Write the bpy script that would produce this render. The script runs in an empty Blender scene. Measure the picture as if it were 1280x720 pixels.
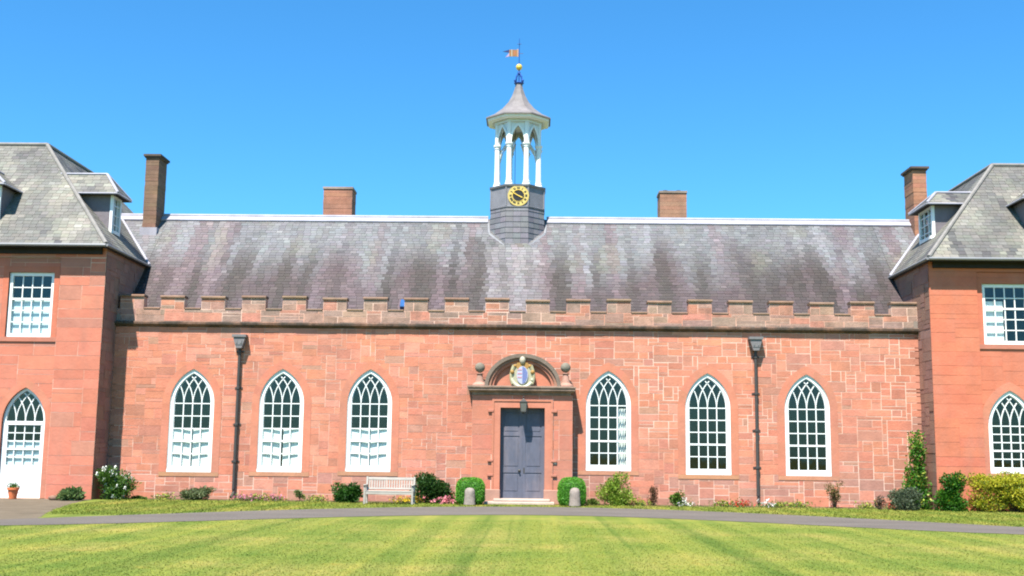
import bpy, math, random
import numpy as np
from mathutils import Vector, Matrix, noise
R = math.radians
PI = math.pi
scene = bpy.context.scene
COL = scene.collection

# ------------------------------------------------------------------ camera
FPX, DIST, EYE = 1430.0, 41.0, 1.69
yc = Vector((27, -209, -FPX)).normalized()            # world +Y seen by the camera
zc = Vector((0.012, 1.0, (0.012*27 - 209)/FPX)).normalized()
xc = yc.cross(zc).normalized()
M3 = Matrix((xc, yc, zc)).transposed()                # camera <- world
cam_d = bpy.data.cameras.new('camera')
cam_d.sensor_width = 36.0
cam_d.lens = 36.0*FPX/1280.0
cam_d.clip_end = 5000
cam = bpy.data.objects.new('camera', cam_d)
COL.objects.link(cam)
CAMPOS = Vector((0, -DIST, EYE))
cam.matrix_world = Matrix.Translation(CAMPOS) @ M3.transposed().to_4x4()
scene.camera = cam

def at(u, v, Y):                                      # photo pixel (1280x720) on the vertical plane y = Y
    d = M3.transposed() @ Vector((u-640, 360-v, -FPX))
    return CAMPOS + d*((Y + DIST)/d.y)
def ground(u, v, z=0.0):
    d = M3.transposed() @ Vector((u-640, 360-v, -FPX))
    return CAMPOS + d*((z - EYE)/d.z)

# ------------------------------------------------------------------ light
SUN_EL, SUN_AZ = 61.0, 20.0                           # degrees; azimuth to the left of the facade normal
scene.view_settings.view_transform = 'Standard'
scene.view_settings.look = 'None'
scene.view_settings.gamma = 1
scene.view_settings.use_curve_mapping = False
scene.view_settings.exposure = 1.22
w = bpy.data.worlds.new('World'); scene.world = w; w.use_nodes = True
nt = w.node_tree; nt.nodes.clear()
sky = nt.nodes.new('ShaderNodeTexSky'); sky.sky_type = 'NISHITA'; sky.sun_disc = False
sky.sun_elevation = R(SUN_EL); sky.sun_rotation = R(180 + SUN_AZ)
sky.altitude = 60; sky.air_density = 1.0; sky.dust_density = 0.6; sky.ozone_density = 4.0
hs = nt.nodes.new('ShaderNodeHueSaturation'); hs.inputs['Saturation'].default_value = 1.15
bg = nt.nodes.new('ShaderNodeBackground'); bg.inputs['Strength'].default_value = 0.08
wo = nt.nodes.new('ShaderNodeOutputWorld')
tn = nt.nodes.new('ShaderNodeMix'); tn.data_type = 'RGBA'; tn.blend_type = 'MULTIPLY'; tn.inputs[0].default_value = 1.0; tn.inputs[7].default_value = (0.55, 1.13, 1.3, 1)
nt.links.new(sky.outputs[0], hs.inputs['Color']); nt.links.new(hs.outputs[0], tn.inputs[6]); nt.links.new(tn.outputs[2], bg.inputs['Color'])
nt.links.new(bg.outputs[0], wo.inputs['Surface'])
sd = bpy.data.lights.new('sun', 'SUN'); sd.energy = 5.0; sd.angle = R(0.53); sd.color = (1.0, 0.95, 0.87)
sun = bpy.data.objects.new('sun', sd); COL.objects.link(sun)
to_sun = Vector((-math.sin(R(SUN_AZ))*math.cos(R(SUN_EL)), -math.cos(R(SUN_AZ))*math.cos(R(SUN_EL)), math.sin(R(SUN_EL))))
sun.rotation_euler = to_sun.to_track_quat('Z', 'Y').to_euler()
sun.location = to_sun*60
scene.render.engine = 'CYCLES'
scene.cycles.filter_width = 2.0
scene.cycles.max_bounces = 6
scene.cycles.diffuse_bounces = 1
scene.cycles.transparent_max_bounces = 12

# ------------------------------------------------------------------ helpers
class MB:
    def __init__(s): s.v = []; s.f = []; s.c = []; s.m = []
    def poly(s, pts, col=(1, 1, 1), mat=0):
        b = len(s.v); s.v += [tuple(p) for p in pts]; s.f.append(tuple(range(b, b+len(pts)))); s.c.append(col); s.m.append(mat)
    def mesh(s, verts, faces, col=(1, 1, 1), mat=0):
        b = len(s.v); s.v += [tuple(p) for p in verts]
        for f in faces: s.f.append(tuple(b+i for i in f)); s.c.append(col); s.m.append(mat)
    def box(s, x0, x1, y0, y1, z0, z1, col=(1, 1, 1), mat=0, tf=None):
        P = [Vector((x, y, z)) for z in (z0, z1) for y in (y0, y1) for x in (x0, x1)]
        if tf: P = [tf @ p for p in P]
        s.mesh(P, [(0, 2, 3, 1), (4, 5, 7, 6), (0, 1, 5, 4), (2, 6, 7, 3), (0, 4, 6, 2), (1, 3, 7, 5)], col, mat)
    def cbox(s, x0, x1, y0, y1, z0, z1, b=0.015, col=(1, 1, 1), mat=0, tf=None):   # box with chamfered edges
        P = []; idx = {}
        for ix, X in enumerate((x0, x1)):
            for iy, Y in enumerate((y0, y1)):
                for iz, Z in enumerate((z0, z1)):
                    sx, sy, sz = (1, -1)[ix], (1, -1)[iy], (1, -1)[iz]
                    for a in range(3):
                        p = [X+sx*b, Y+sy*b, Z+sz*b]; p[a] = (X, Y, Z)[a]
                        idx[(ix, iy, iz, a)] = len(P); P.append(Vector(p))
        F = []
        for a in range(3):
            o = [i for i in range(3) if i != a]
            for e in (0, 1):
                q = []
                for (p, r) in ((0, 0), (1, 0), (1, 1), (0, 1)):
                    k = [0, 0, 0]; k[a] = e; k[o[0]] = p; k[o[1]] = r; q.append(idx[(*k, a)])
                F.append(tuple(q if (e == 1) == (a != 1) else q[::-1]))
        for a in range(3):                             # edges along axis a
            o = [i for i in range(3) if i != a]
            for p in (0, 1):
                for r in (0, 1):
                    k0 = [0, 0, 0]; k1 = [0, 0, 0]; k0[o[0]] = k1[o[0]] = p; k0[o[1]] = k1[o[1]] = r; k1[a] = 1
                    F.append((idx[(*k0, o[0])], idx[(*k1, o[0])], idx[(*k1, o[1])], idx[(*k0, o[1])]))
        for ix in (0, 1):
            for iy in (0, 1):
                for iz in (0, 1): F.append(tuple(idx[(ix, iy, iz, a)] for a in range(3)))
        if tf: P = [tf @ p for p in P]
        s.mesh(P, F, col, mat)
    def prism(s, pts, y0, y1, col=(1, 1, 1), mat=0, axis='y', tf=None):  # closed outline in (x,z), extruded along y
        n = len(pts)
        mk = {'y': lambda p, t: (p[0], t, p[1]), 'x': lambda p, t: (t, p[0], p[1]), 'z': lambda p, t: (p[0], p[1], t)}[axis]
        P = [Vector(mk(p, y0)) for p in pts] + [Vector(mk(p, y1)) for p in pts]
        if tf: P = [tf @ p for p in P]
        s.mesh(P, [tuple(range(n)), tuple(range(2*n-1, n-1, -1))] + [(i, i+n, (i+1) % n + n, (i+1) % n) for i in range(n)], col, mat)
    def ring(s, a, b, y0, y1, col=(1, 1, 1), mat=0, closed=False, cols=None):       # band between two outlines of equal length
        n = len(a); rng = range(n if closed else n-1)
        for i in rng:
            j = (i+1) % n; c = cols[i] if cols else col
            A0, A1, B0, B1 = [(p[0], y0, p[1]) for p in (a[i], a[j], b[i], b[j])]
            A2, A3, B2, B3 = [(p[0], y1, p[1]) for p in (a[i], a[j], b[i], b[j])]
            s.poly((A0, A1, B1, B0), c, mat); s.poly((A2, B2, B3, A3), c, mat)
            s.poly((A0, A2, A3, A1), c, mat); s.poly((B0, B1, B3, B2), c, mat)
        if not closed:
            for i in (0, n-1):
                s.poly(((a[i][0], y0, a[i][1]), (b[i][0], y0, b[i][1]), (b[i][0], y1, b[i][1]), (a[i][0], y1, a[i][1])), col, mat)
    def tube(s, pts, r, seg=8, col=(1, 1, 1), mat=0):
        pts = [Vector(p) for p in pts]; n = len(pts)
        rr = r if isinstance(r, (list, tuple)) else [r]*n
        V = []; t0 = None
        for i, p in enumerate(pts):
            t = (pts[min(i+1, n-1)] - pts[max(i-1, 0)]).normalized()
            up = Vector((0, 0, 1)) if abs(t.z) < 0.9 else Vector((1, 0, 0))
            a = t.cross(up).normalized(); b = a.cross(t)
            V += [p + (a*math.cos(2*PI*k/seg) + b*math.sin(2*PI*k/seg))*rr[i] for k in range(seg)]
        F = [(i*seg+k, i*seg+(k+1) % seg, (i+1)*seg+(k+1) % seg, (i+1)*seg+k) for i in range(n-1) for k in range(seg)]
        F += [tuple(range(seg)), tuple(range(n*seg-1, (n-1)*seg-1, -1))]
        s.mesh(V, F, col, mat)
    def lathe(s, prof, c=(0, 0, 0), seg=16, col=(1, 1, 1), mat=0, ph=0.0, caps=True):    # prof = (r, z)
        c = Vector(c); n = len(prof)
        V = [c + Vector((r*math.cos(2*PI*(k+ph)/seg), r*math.sin(2*PI*(k+ph)/seg), z)) for r, z in prof for k in range(seg)]
        F = [(i*seg+k, i*seg+(k+1) % seg, (i+1)*seg+(k+1) % seg, (i+1)*seg+k) for i in range(n-1) for k in range(seg)]
        if caps: F += [tuple(range(seg))[::-1], tuple(range((n-1)*seg, n*seg))]
        s.mesh(V, F, col, mat)
    def sphere(s, c, r, seg=14, rings=9, col=(1, 1, 1), mat=0, sc=(1, 1, 1)):
        V = []; c = Vector(c)
        for i in range(rings+1):
            a = -PI/2 + PI*i/rings
            V += [c + Vector((r*sc[0]*max(1e-3, math.cos(a))*math.cos(2*PI*k/seg), r*sc[1]*max(1e-3, math.cos(a))*math.sin(2*PI*k/seg), r*sc[2]*math.sin(a))) for k in range(seg)]
        F = [(i*seg+k, i*seg+(k+1) % seg, (i+1)*seg+(k+1) % seg, (i+1)*seg+k) for i in range(rings) for k in range(seg)]
        s.mesh(V, F, col, mat)
    def build(s, name, mats, parent=None, loc=(0, 0, 0), smooth=False):
        me = bpy.data.meshes.new(name); me.from_pydata(s.v, [], s.f)
        if not isinstance(mats, (list, tuple)): mats = [mats]
        for m in mats: me.materials.append(m)
        me.polygons.foreach_set('material_index', s.m)
        tot = [len(f) for f in s.f]
        c = np.repeat(np.array([tuple(k)[:3] + (1.0,) for k in s.c], dtype=np.float32), tot, axis=0)
        ca = me.color_attributes.new('Col', 'FLOAT_COLOR', 'CORNER'); ca.data.foreach_set('color', c.ravel())
        if smooth: me.polygons.foreach_set('use_smooth', [True]*len(s.f))
        me.update()
        o = bpy.data.objects.new(name, me); COL.objects.link(o); o.location = loc
        if parent: o.parent = parent
        return o
def tag(o, label=None, cat=None, group=None, kind=None):
    if label: o['label'] = label
    if cat: o['category'] = cat
    if group: o['group'] = group
    if kind: o['kind'] = kind
    return o
def empty(name, loc=(0, 0, 0), label=None, cat=None, group=None, parent=None):
    o = bpy.data.objects.new(name, None); COL.objects.link(o); o.location = loc; o.empty_display_size = 0.3
    if parent: o.parent = parent
    return tag(o, label, cat, group)
def copy_tree(o, loc=None, parent=None):
    c = o.copy(); COL.objects.link(c)
    c.parent = parent if parent else o.parent
    if loc is not None: c.location = loc
    for ch in [k for k in bpy.data.objects if k.parent == o]: copy_tree(ch, None, c)
    return c

# ------------------------------------------------------------------ materials
def pmat(name, col=None, rough=0.8, var=0.25, vscale=3.0, bump=0.0, bscale=25.0, metal=0.0, tint=None, tscale=0.5, tamt=0.0, spec=0.3, stretch=None, tstretch=None, trange=(0.45, 0.7)):
    """vertex colour (or a flat one) x fine noise, mixed toward a tint in patches, bumped"""
    m = bpy.data.materials.new(name); m.use_nodes = True; t = m.node_tree; N = t.nodes; L = t.links
    b = N['Principled BSDF']; b.inputs['Roughness'].default_value = rough; b.inputs['Metallic'].default_value = metal
    b.inputs['Specular IOR Level'].default_value = spec
    geo = N.new('ShaderNodeNewGeometry'); pos = geo.outputs['Position']
    if stretch:
        mp = N.new('ShaderNodeMapping'); mp.inputs['Scale'].default_value = stretch; L.new(pos, mp.inputs['Vector']); pos = mp.outputs[0]
    if col is None:
        a = N.new('ShaderNodeAttribute'); a.attribute_name = 'Col'; src = a.outputs['Color']
    else:
        a = N.new('ShaderNodeRGB'); a.outputs[0].default_value = (*col, 1); src = a.outputs[0]
    if tint:
        n2 = N.new('ShaderNodeTexNoise'); n2.inputs['Scale'].default_value = tscale; n2.inputs['Detail'].default_value = 6; n2.inputs['Roughness'].default_value = 0.65
        tpos = pos
        if tstretch:
            m2 = N.new('ShaderNodeMapping'); m2.inputs['Scale'].default_value = tstretch; L.new(pos, m2.inputs['Vector']); tpos = m2.outputs[0]
        L.new(tpos, n2.inputs['Vector'])
        r2 = N.new('ShaderNodeMapRange'); r2.inputs[1].default_value, r2.inputs[2].default_value = trange; r2.inputs[4].default_value = tamt
        L.new(n2.outputs[0], r2.inputs[0])
        mx = N.new('ShaderNodeMix'); mx.data_type = 'RGBA'; L.new(r2.outputs[0], mx.inputs[0]); L.new(src, mx.inputs[6]); mx.inputs[7].default_value = (*tint, 1)
        src = mx.outputs[2]
    n1 = N.new('ShaderNodeTexNoise'); n1.inputs['Scale'].default_value = vscale; n1.inputs['Detail'].default_value = 8; n1.inputs['Roughness'].default_value = 0.7
    L.new(pos, n1.inputs['Vector'])
    r1 = N.new('ShaderNodeMapRange'); r1.inputs[1].default_value = 0.25; r1.inputs[2].default_value = 0.75; r1.inputs[3].default_value = 1-var; r1.inputs[4].default_value = 1+var
    L.new(n1.outputs[0], r1.inputs[0])
    vm = N.new('ShaderNodeVectorMath'); vm.operation = 'SCALE'; L.new(src, vm.inputs[0]); L.new(r1.outputs[0], vm.inputs['Scale'])
    L.new(vm.outputs[0], b.inputs['Base Color'])
    if bump:
        n3 = N.new('ShaderNodeTexNoise'); n3.inputs['Scale'].default_value = bscale; n3.inputs['Detail'].default_value = 6
        L.new(pos, n3.inputs['Vector'])
        bp = N.new('ShaderNodeBump'); bp.inputs['Strength'].default_value = bump; bp.inputs['Distance'].default_value = 0.02
        L.new(n3.outputs[0], bp.inputs['Height']); L.new(bp.outputs[0], b.inputs['Normal'])
    return m
STONE = pmat('red_sandstone', None, 0.9, 0.22, 2.2, 0.5, 14, tint=(0.3, 0.165, 0.125), tscale=0.75, tamt=0.4, tstretch=(1, 1, 0.38))
RENDERED = pmat('smooth_red_stone', None, 0.9, 0.16, 1.6, 0.35, 12, tint=(0.36, 0.17, 0.12), tscale=0.8, tamt=0.55, tstretch=(1, 1, 0.45))
MORTAR = pmat('lime_mortar', (0.68, 0.46, 0.36), 0.95, 0.1, 8, 0.2, 30, tint=(0.5, 0.195, 0.12), tscale=0.4, tamt=0.9, trange=(0.46, 0.64))
LICHEN = pmat('lichened_stone', None, 0.92, 0.3, 3.0, 0.6, 18, tint=(0.13, 0.1, 0.075), tscale=1.1, tamt=0.6)
DARKSTONE = pmat('blackened_stone', (0.075, 0.057, 0.044), 0.9, 0.45, 4, 0.5, 20, tint=(0.34, 0.17, 0.11), tscale=1.1, tamt=0.7)
SLATE = pmat('roof_slate', None, 0.62, 0.2, 5, 0.25, 30, spec=0.35)
LEAD = pmat('lead_sheet', (0.2, 0.2, 0.21), 0.5, 0.15, 2, 0.15, 10, spec=0.4)
PALELEAD = pmat('pale_lead_ridge', (0.31, 0.3, 0.34), 0.7, 0.25, 1.5, 0.15, 10)
WHITE = pmat('white_paint', (0.8, 0.8, 0.77), 0.45, 0.05, 6, spec=0.4)
BLIND = pmat('white_interior_paint', (0.8, 0.81, 0.78), 0.7, 0.04, 3)
BLINDCYAN = pmat('pale_roller_blind', (0.62, 0.73, 0.74), 0.8, 0.04, 3)
IRON = pmat('dark_cast_iron', (0.05, 0.045, 0.042), 0.55, 0.25, 6, spec=0.4)
FASCIA = pmat('dark_eaves_board', (0.025, 0.02, 0.018), 0.8, 0.3, 3)
BRICK = pmat('chimney_stone', None, 0.9, 0.25, 3, 0.4, 18, tint=(0.12, 0.08, 0.06), tscale=0.9, tamt=0.6)
DOORBLUE = pmat('weathered_blue_door_paint', (0.1, 0.105, 0.14), 0.6, 0.22, 5, 0.15, 20, tint=(0.17, 0.145, 0.16), tscale=1.6, tamt=0.75, stretch=(1, 1, 0.35))
GOLD = pmat('gold_leaf', (0.85, 0.55, 0.1), 0.4, 0.1, 6, metal=0.35)
BLACK = pmat('black_dial', (0.02, 0.02, 0.022), 0.5, 0.1, 4)
BLUEIRON = pmat('blue_painted_iron', (0.02, 0.075, 0.3), 0.5, 0.2, 6)
VANE = pmat('painted_vane', None, 0.5, 0.1, 6)
ARMS = pmat('painted_heraldry', None, 0.6, 0.1, 12)
FLOORM = pmat('interior_floor', (0.05, 0.035, 0.025), 0.7, 0.2, 2)
PLASTER = pmat('interior_plaster', (0.22, 0.18, 0.15), 0.9, 0.1, 2)
GREYSTONE = pmat('grey_carved_stone', (0.26, 0.21, 0.18), 0.92, 0.35, 9, 0.6, 40, tint=(0.2, 0.18, 0.15), tscale=5, tamt=0.6)
STEP = pmat('step_stone', (0.42, 0.33, 0.27), 0.9, 0.2, 3, 0.4, 20)
WOOD = pmat('bleached_bench_wood', (0.36, 0.325, 0.285), 0.8, 0.25, 8, 0.2, 40, stretch=(0.3, 2, 2))
TERRA = pmat('terracotta', (0.6, 0.16, 0.06), 0.85, 0.15, 9, 0.2, 30)
SKYLIGHT = pmat('blue_roof_glass', (0.025, 0.09, 0.24), 0.25, 0.1, 3, spec=0.6)
GLASS = bpy.data.materials.new('window_glass'); GLASS.use_nodes = True
t = GLASS.node_tree; t.nodes.clear()
o_ = t.nodes.new('ShaderNodeOutputMaterial'); mixs = t.nodes.new('ShaderNodeMixShader'); tr = t.nodes.new('ShaderNodeBsdfTransparent'); gl = t.nodes.new('ShaderNodeBsdfGlossy')
lw = t.nodes.new('ShaderNodeLayerWeight'); lw.inputs[0].default_value = 0.5
pw = t.nodes.new('ShaderNodeMath'); pw.operation = 'POWER'; pw.inputs[1].default_value = 4.0; fr = t.nodes.new('ShaderNodeMapRange'); fr.inputs[3].default_value = 0.07; fr.inputs[4].default_value = 0.8
t.links.new(lw.outputs['Facing'], pw.inputs[0]); t.links.new(pw.outputs[0], fr.inputs[0])
tr.inputs[0].default_value = (0.94, 0.97, 0.96, 1); gl.inputs['Roughness'].default_value = 0.03
gn = t.nodes.new('ShaderNodeTexNoise'); gn.inputs['Scale'].default_value = 3.5; gb = t.nodes.new('ShaderNodeBump'); gb.inputs['Strength'].default_value = 0.08; gb.inputs['Distance'].default_value = 0.05
t.links.new(gn.outputs[0], gb.inputs['Height']); t.links.new(gb.outputs[0], gl.inputs['Normal'])
t.links.new(fr.outputs[0], mixs.inputs[0]); t.links.new(tr.outputs[0], mixs.inputs[1]); t.links.new(gl.outputs[0], mixs.inputs[2]); t.links.new(mixs.outputs[0], o_.inputs[0])

def leafmat(name):
    m = bpy.data.materials.new(name); m.use_nodes = True; t = m.node_tree; b = t.nodes['Principled BSDF']
    a = t.nodes.new('ShaderNodeAttribute'); a.attribute_name = 'Col'
    t.links.new(a.outputs['Color'], b.inputs['Base Color']); b.inputs['Roughness'].default_value = 0.5; b.inputs['Specular IOR Level'].default_value = 0.3
    tl = t.nodes.new('ShaderNodeBsdfTranslucent'); t.links.new(a.outputs['Color'], tl.inputs[0])
    mx = t.nodes.new('ShaderNodeMixShader'); mx.inputs[0].default_value = 0.3
    t.links.new(b.outputs[0], mx.inputs[1]); t.links.new(tl.outputs[0], mx.inputs[2]); t.links.new(mx.outputs[0], t.nodes['Material Output'].inputs[0])
    return m
LEAF = leafmat('leaf')
# ------------------------------------------------------------------ ground
GX = 900
def ground_mat(name, kind):
    m = bpy.data.materials.new(name); m.use_nodes = True; t = m.node_tree; N = t.nodes; L = t.links; b = N['Principled BSDF']
    b.inputs['Roughness'].default_value = 0.9; b.inputs['Specular IOR Level'].default_value = 0.15
    geo = N.new('ShaderNodeNewGeometry'); pos = geo.outputs['Position']
    def noisen(sc, det=5, stretch=None):
        n = N.new('ShaderNodeTexNoise'); n.inputs['Scale'].default_value = sc; n.inputs['Detail'].default_value = det; n.inputs['Roughness'].default_value = 0.65
        if stretch:
            mp = N.new('ShaderNodeMapping'); mp.inputs['Scale'].default_value = stretch; L.new(pos, mp.inputs['Vector']); L.new(mp.outputs[0], n.inputs['Vector'])
        else: L.new(pos, n.inputs['Vector'])
        return n.outputs[0]
    def ramp(x, stops):
        r = N.new('ShaderNodeValToRGB'); e = r.color_ramp.elements
        e[0].position, e[0].color = stops[0][0], (*stops[0][1], 1); e[1].position, e[1].color = stops[-1][0], (*stops[-1][1], 1)
        for p, c in stops[1:-1]: k = e.new(p); k.color = (*c, 1)
        L.new(x, r.inputs[0]); return r.outputs[0]
    def mixc(f, a, bb, mode='MIX'):
        x = N.new('ShaderNodeMix'); x.data_type = 'RGBA'; x.blend_type = mode
        if isinstance(f, float): x.inputs[0].default_value = f
        else: L.new(f, x.inputs[0])
        for i, s in ((6, a), (7, bb)):
            if isinstance(s, tuple): x.inputs[i].default_value = (*s, 1)
            else: L.new(s, x.inputs[i])
        return x.outputs[2]
    if kind == 'grass':
        base = ramp(noisen(0.35, 6), [(0.3, (0.098, 0.142, 0.022)), (0.5, (0.15, 0.172, 0.032)), (0.7, (0.225, 0.2, 0.054))])
        fine = ramp(noisen(9, 6), [(0.3, (0.86, 0.88, 0.84)), (0.7, (1.12, 1.1, 1.09))])
        c = mixc(1.0, base, fine, 'MULTIPLY')
        c = mixc(1.0, c, ramp(noisen(1.1, 6, (1, 1, 1)), [(0.62, (1, 1, 1)), (0.74, (1.3, 1.0, 0.95))]), 'MULTIPLY')
        # mower runs, lying along y with a little wander
        runs = ramp(noisen(1.0, 3, (1.3, 0.018, 1)), [(0.36, (0.64, 0.76, 0.66)), (0.43, (0.95, 0.97, 0.95)), (0.5, (1.0, 1.0, 1.0)), (0.62, (1.18, 1.1, 1.04))])
        c = mixc(0.9, c, runs, 'MULTIPLY')
        wv = N.new('ShaderNodeTexWave'); wv.bands_direction = 'X'; wv.inputs['Scale'].default_value = .27; wv.inputs['Distortion'].default_value = 1.6; wv.inputs['Detail'].default_value = 2; wv.inputs['Detail Scale'].default_value = 1.0
        mp = N.new('ShaderNodeMapping'); mp.inputs['Scale'].default_value = (1, .06, 1); L.new(pos, mp.inputs['Vector']); L.new(mp.outputs[0], wv.inputs['Vector'])
        c = mixc(.85, c, ramp(wv.outputs['Fac'], [(0.3, (0.87, 0.93, 0.86)), (0.7, (1.1, 1.06, 1.05))]), 'MULTIPLY')
        a = N.new('ShaderNodeAttribute'); a.attribute_name = 'Col'
        c = mixc(1.0, c, a.outputs['Color'], 'MULTIPLY')
    elif kind == 'tar':
        c = ramp(noisen(0.8, 6, (0.35, 1, 1)), [(0.3, (0.1, 0.088, 0.078)), (0.7, (0.14, 0.122, 0.107))])
        c = mixc(1.0, c, ramp(noisen(40, 3), [(0.3, (0.8, 0.8, 0.8)), (0.7, (1.15, 1.15, 1.15))]), 'MULTIPLY')
    elif kind == 'gravel':
        c = ramp(noisen(1.3, 6), [(0.3, (0.1, 0.08, 0.055)), (0.7, (0.165, 0.132, 0.092))])
        c = mixc(1.0, c, ramp(noisen(50, 3), [(0.3, (0.7, 0.7, 0.7)), (0.7, (1.2, 1.2, 1.2))]), 'MULTIPLY')
    elif kind == 'soil':
        c = ramp(noisen(6, 6), [(0.3, (0.05, 0.035, 0.022)), (0.7, (0.13, 0.09, 0.06))])
    L.new(c, b.inputs['Base Color'])
    bp = N.new('ShaderNodeBump'); bp.inputs['Strength'].default_value = 0.3; bp.inputs['Distance'].default_value = 0.02
    L.new(noisen(30 if kind != 'tar' else 80, 4), bp.inputs['Height']); L.new(bp.outputs[0], b.inputs['Normal'])
    return m
GRASS = ground_mat('mown_grass', 'grass'); TAR = ground_mat('tarmac', 'tar'); GRAVEL = ground_mat('gravel', 'gravel'); SOIL = ground_mat('soil', 'soil')
mb = MB(); mb.poly([(-GX, -GX, 0), (GX, -GX, 0), (GX, GX, 0), (-GX, GX, 0)])
tag(mb.build('lawn_ground', GRASS), kind='structure')

def spline_ground(pts, step=0.6):
    P = [ground(*p) for p in pts]; xs = [p.x for p in P]; ys = [p.y for p in P]
    co = np.polyfit(xs, ys, 4)
    return lambda x: float(np.polyval(co, x))
far_edge = spline_ground([(0, 649), (80, 647.5), (130, 646), (240, 640.5), (320, 638.5), (400, 636.5), (560, 634), (640, 633.3), (720, 634.3), (880, 640.3), (960, 642.7), (1040, 646), (1120, 650.5), (1200, 655), (1280, 659.5)])
near_edge = spline_ground([(0, 657), (80, 656), (130, 654.5), (240, 652), (320, 649.5), (400, 647.3), (560, 644), (640, 643.5), (720, 645), (880, 651), (960, 654), (1040, 657.5), (1120, 661.5), (1200, 665.5), (1280, 668.7)])
mb = MB(); rnd = random.Random(3)
xs = [(-17 + 0.35*i) for i in range(int(33/0.35)+1)]
def edge_w(x, s): return 0.10*noise.noise(Vector((x*1.7, s, 0))) + 0.05*noise.noise(Vector((x*6, s, 3)))
prev = None
XL, XR = xs[0], xs[-1]
ext = [XL-60 + 4*i for i in range(15)] + xs + [XR + 4*i for i in range(1, 16)]
def fe(x):
    if x < XL: return far_edge(XL) + (x-XL)*0.45
    if x > XR: return far_edge(XR) - (x-XR)*0.45
    return far_edge(x)
def ne(x):
    if x < XL: return near_edge(XL) + (x-XL)*0.45
    if x > XR: return near_edge(XR) - (x-XR)*0.45
    return near_edge(x)
for i in range(len(ext)-1):
    a, b = ext[i], ext[i+1]
    mb.poly([(a, ne(a)+edge_w(a, 1), 0.008), (b, ne(b)+edge_w(b, 1), 0.008), (b, fe(b)+edge_w(b, 9), 0.008), (a, fe(a)+edge_w(a, 9), 0.008)])
tag(mb.build('path', TAR), kind='structure')
# pale gravel apron in front of the left wing
mb = MB()
def gravel_edge(y): return -15.15 + 2.7*max(0, min(1.1, (-1.3-y)/10.5))**1.3 + .12*noise.noise(Vector((y*1.5, 2, 2)))
gy = [-1.3-.3*i for i in range(42)]
for a, b in zip(gy[:-1], gy[1:]):
    mb.poly([(-45, b, 0.0035), (gravel_edge(b), b, 0.0035), (gravel_edge(a), a, 0.0035), (-45, a, 0.0035)])
tag(mb.build('gravel_path', GRAVEL), kind='structure')
# planting bed along the hall wall
mb = MB(); bx_ = [-14.9 + 0.3*i for i in range(96)]
for a, b in zip(bx_[:-1], bx_[1:]):
    if b > 13.7: break
    if -2.2 < (a+b)/2 < 1.5: continue
    mb.poly([(a, -1.05+0.22*noise.noise(Vector((a, 0, 0))), 0.006), (b, -1.05+0.22*noise.noise(Vector((b, 0, 0))), 0.006), (b, 0, 0.02), (a, 0, 0.02)])
tag(mb.build('soil', SOIL), kind='structure')

# ------------------------------------------------------------------ masonry helpers
def arch(hw, zs, h, n=12, off=0.0, z0=0.0):
    """pointed-arch outline in (x,z): up the left side, over the apex, down the right side"""
    Rr = (hw*hw + h*h)/(2*hw)                     # radius, centres on the springing line
    cx = Rr - hw                                  # left arc is centred at (+cx, zs)
    Ro = Rr + off
    hx = math.sqrt(max(0, Ro*Ro - cx*cx)); a1 = math.acos(max(-1, min(1, -cx/Ro)))
    L = [(-hw-off, z0)]
    for i in range(n+1):
        a = PI + (a1-PI)*i/n
        L.append((cx + Ro*math.cos(a), zs + Ro*math.sin(a)))
    return L + [(-x, z) for x, z in L[-2::-1]]
class Opening:
    def __init__(s, cx, z0, hw, zs=None, h=None, ztop=None):
        s.cx, s.z0, s.hw, s.zs, s.h, s.ztop = cx, z0, hw, zs, h, ztop
    def outline(s, off=0.0, n=12, z0=None):       # absolute coordinates
        if s.h is not None: return [(s.cx+x, (z if i not in (0, 2*n+2) else (s.z0 if z0 is None else z0))) for i, (x, z) in enumerate(arch(s.hw, s.zs, s.h, n, off, s.z0))]
        return [(s.cx-s.hw-off, s.z0 if z0 is None else z0), (s.cx-s.hw-off, s.ztop+off), (s.cx+s.hw+off, s.ztop+off), (s.cx+s.hw+off, s.z0 if z0 is None else z0)]
    def upper(s, x):
        dx = abs(x-s.cx)
        if s.h is None: return s.ztop
        Rr = (s.hw**2+s.h**2)/(2*s.hw); cx = Rr-s.hw
        return s.zs + math.sqrt(max(0, Rr*Rr-(dx+cx)**2))
    def inside(s, x, z, off=0.0):
        dx = abs(x-s.cx)
        if dx > s.hw+off or z < s.z0-off: return False
        if s.h is None: return z < s.ztop+off
        if z <= s.zs: return True
        Rr = (s.hw**2+s.h**2)/(2*s.hw); cx = Rr-s.hw
        return (dx+cx)**2 + (z-s.zs)**2 < (Rr+off)**2
def slab_wall(mb, x0, x1, z0, z1, y, t, ops, col=(1, 1, 1), mat=0, rmat=1, rcol=(0.42, 0.16, 0.1)):
    """front sheet with real openings, reveals t deep, back sheet"""
    bx = {x0, x1}
    for o in ops:
        for p in o.outline(): bx.add(round(p[0], 5))
    bx = sorted(bx)
    for yy in (y, y+t):
        for a, b in zip(bx[:-1], bx[1:]):
            if b-a < 1e-4: continue
            m = (a+b)/2; hit = sorted([o for o in ops if abs(m-o.cx) < o.hw-1e-5], key=lambda o: o.z0)
            la = lb = z0
            for o in hit:
                if o.z0 > la+1e-4: mb.poly([(a, yy, la), (b, yy, lb), (b, yy, o.z0), (a, yy, o.z0)], col, mat)
                la, lb = o.upper(a), o.upper(b)
            mb.poly([(a, yy, la), (b, yy, lb), (b, yy, z1), (a, yy, z1)], col, mat)
    for o in ops:
        P = o.outline()
        for p, q in zip(P, P[1:]+P[:1]):
            mb.poly([(p[0], y, p[1]), (q[0], y, q[1]), (q[0], y+t, q[1]), (p[0], y+t, p[1])], rcol, rmat)
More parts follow.
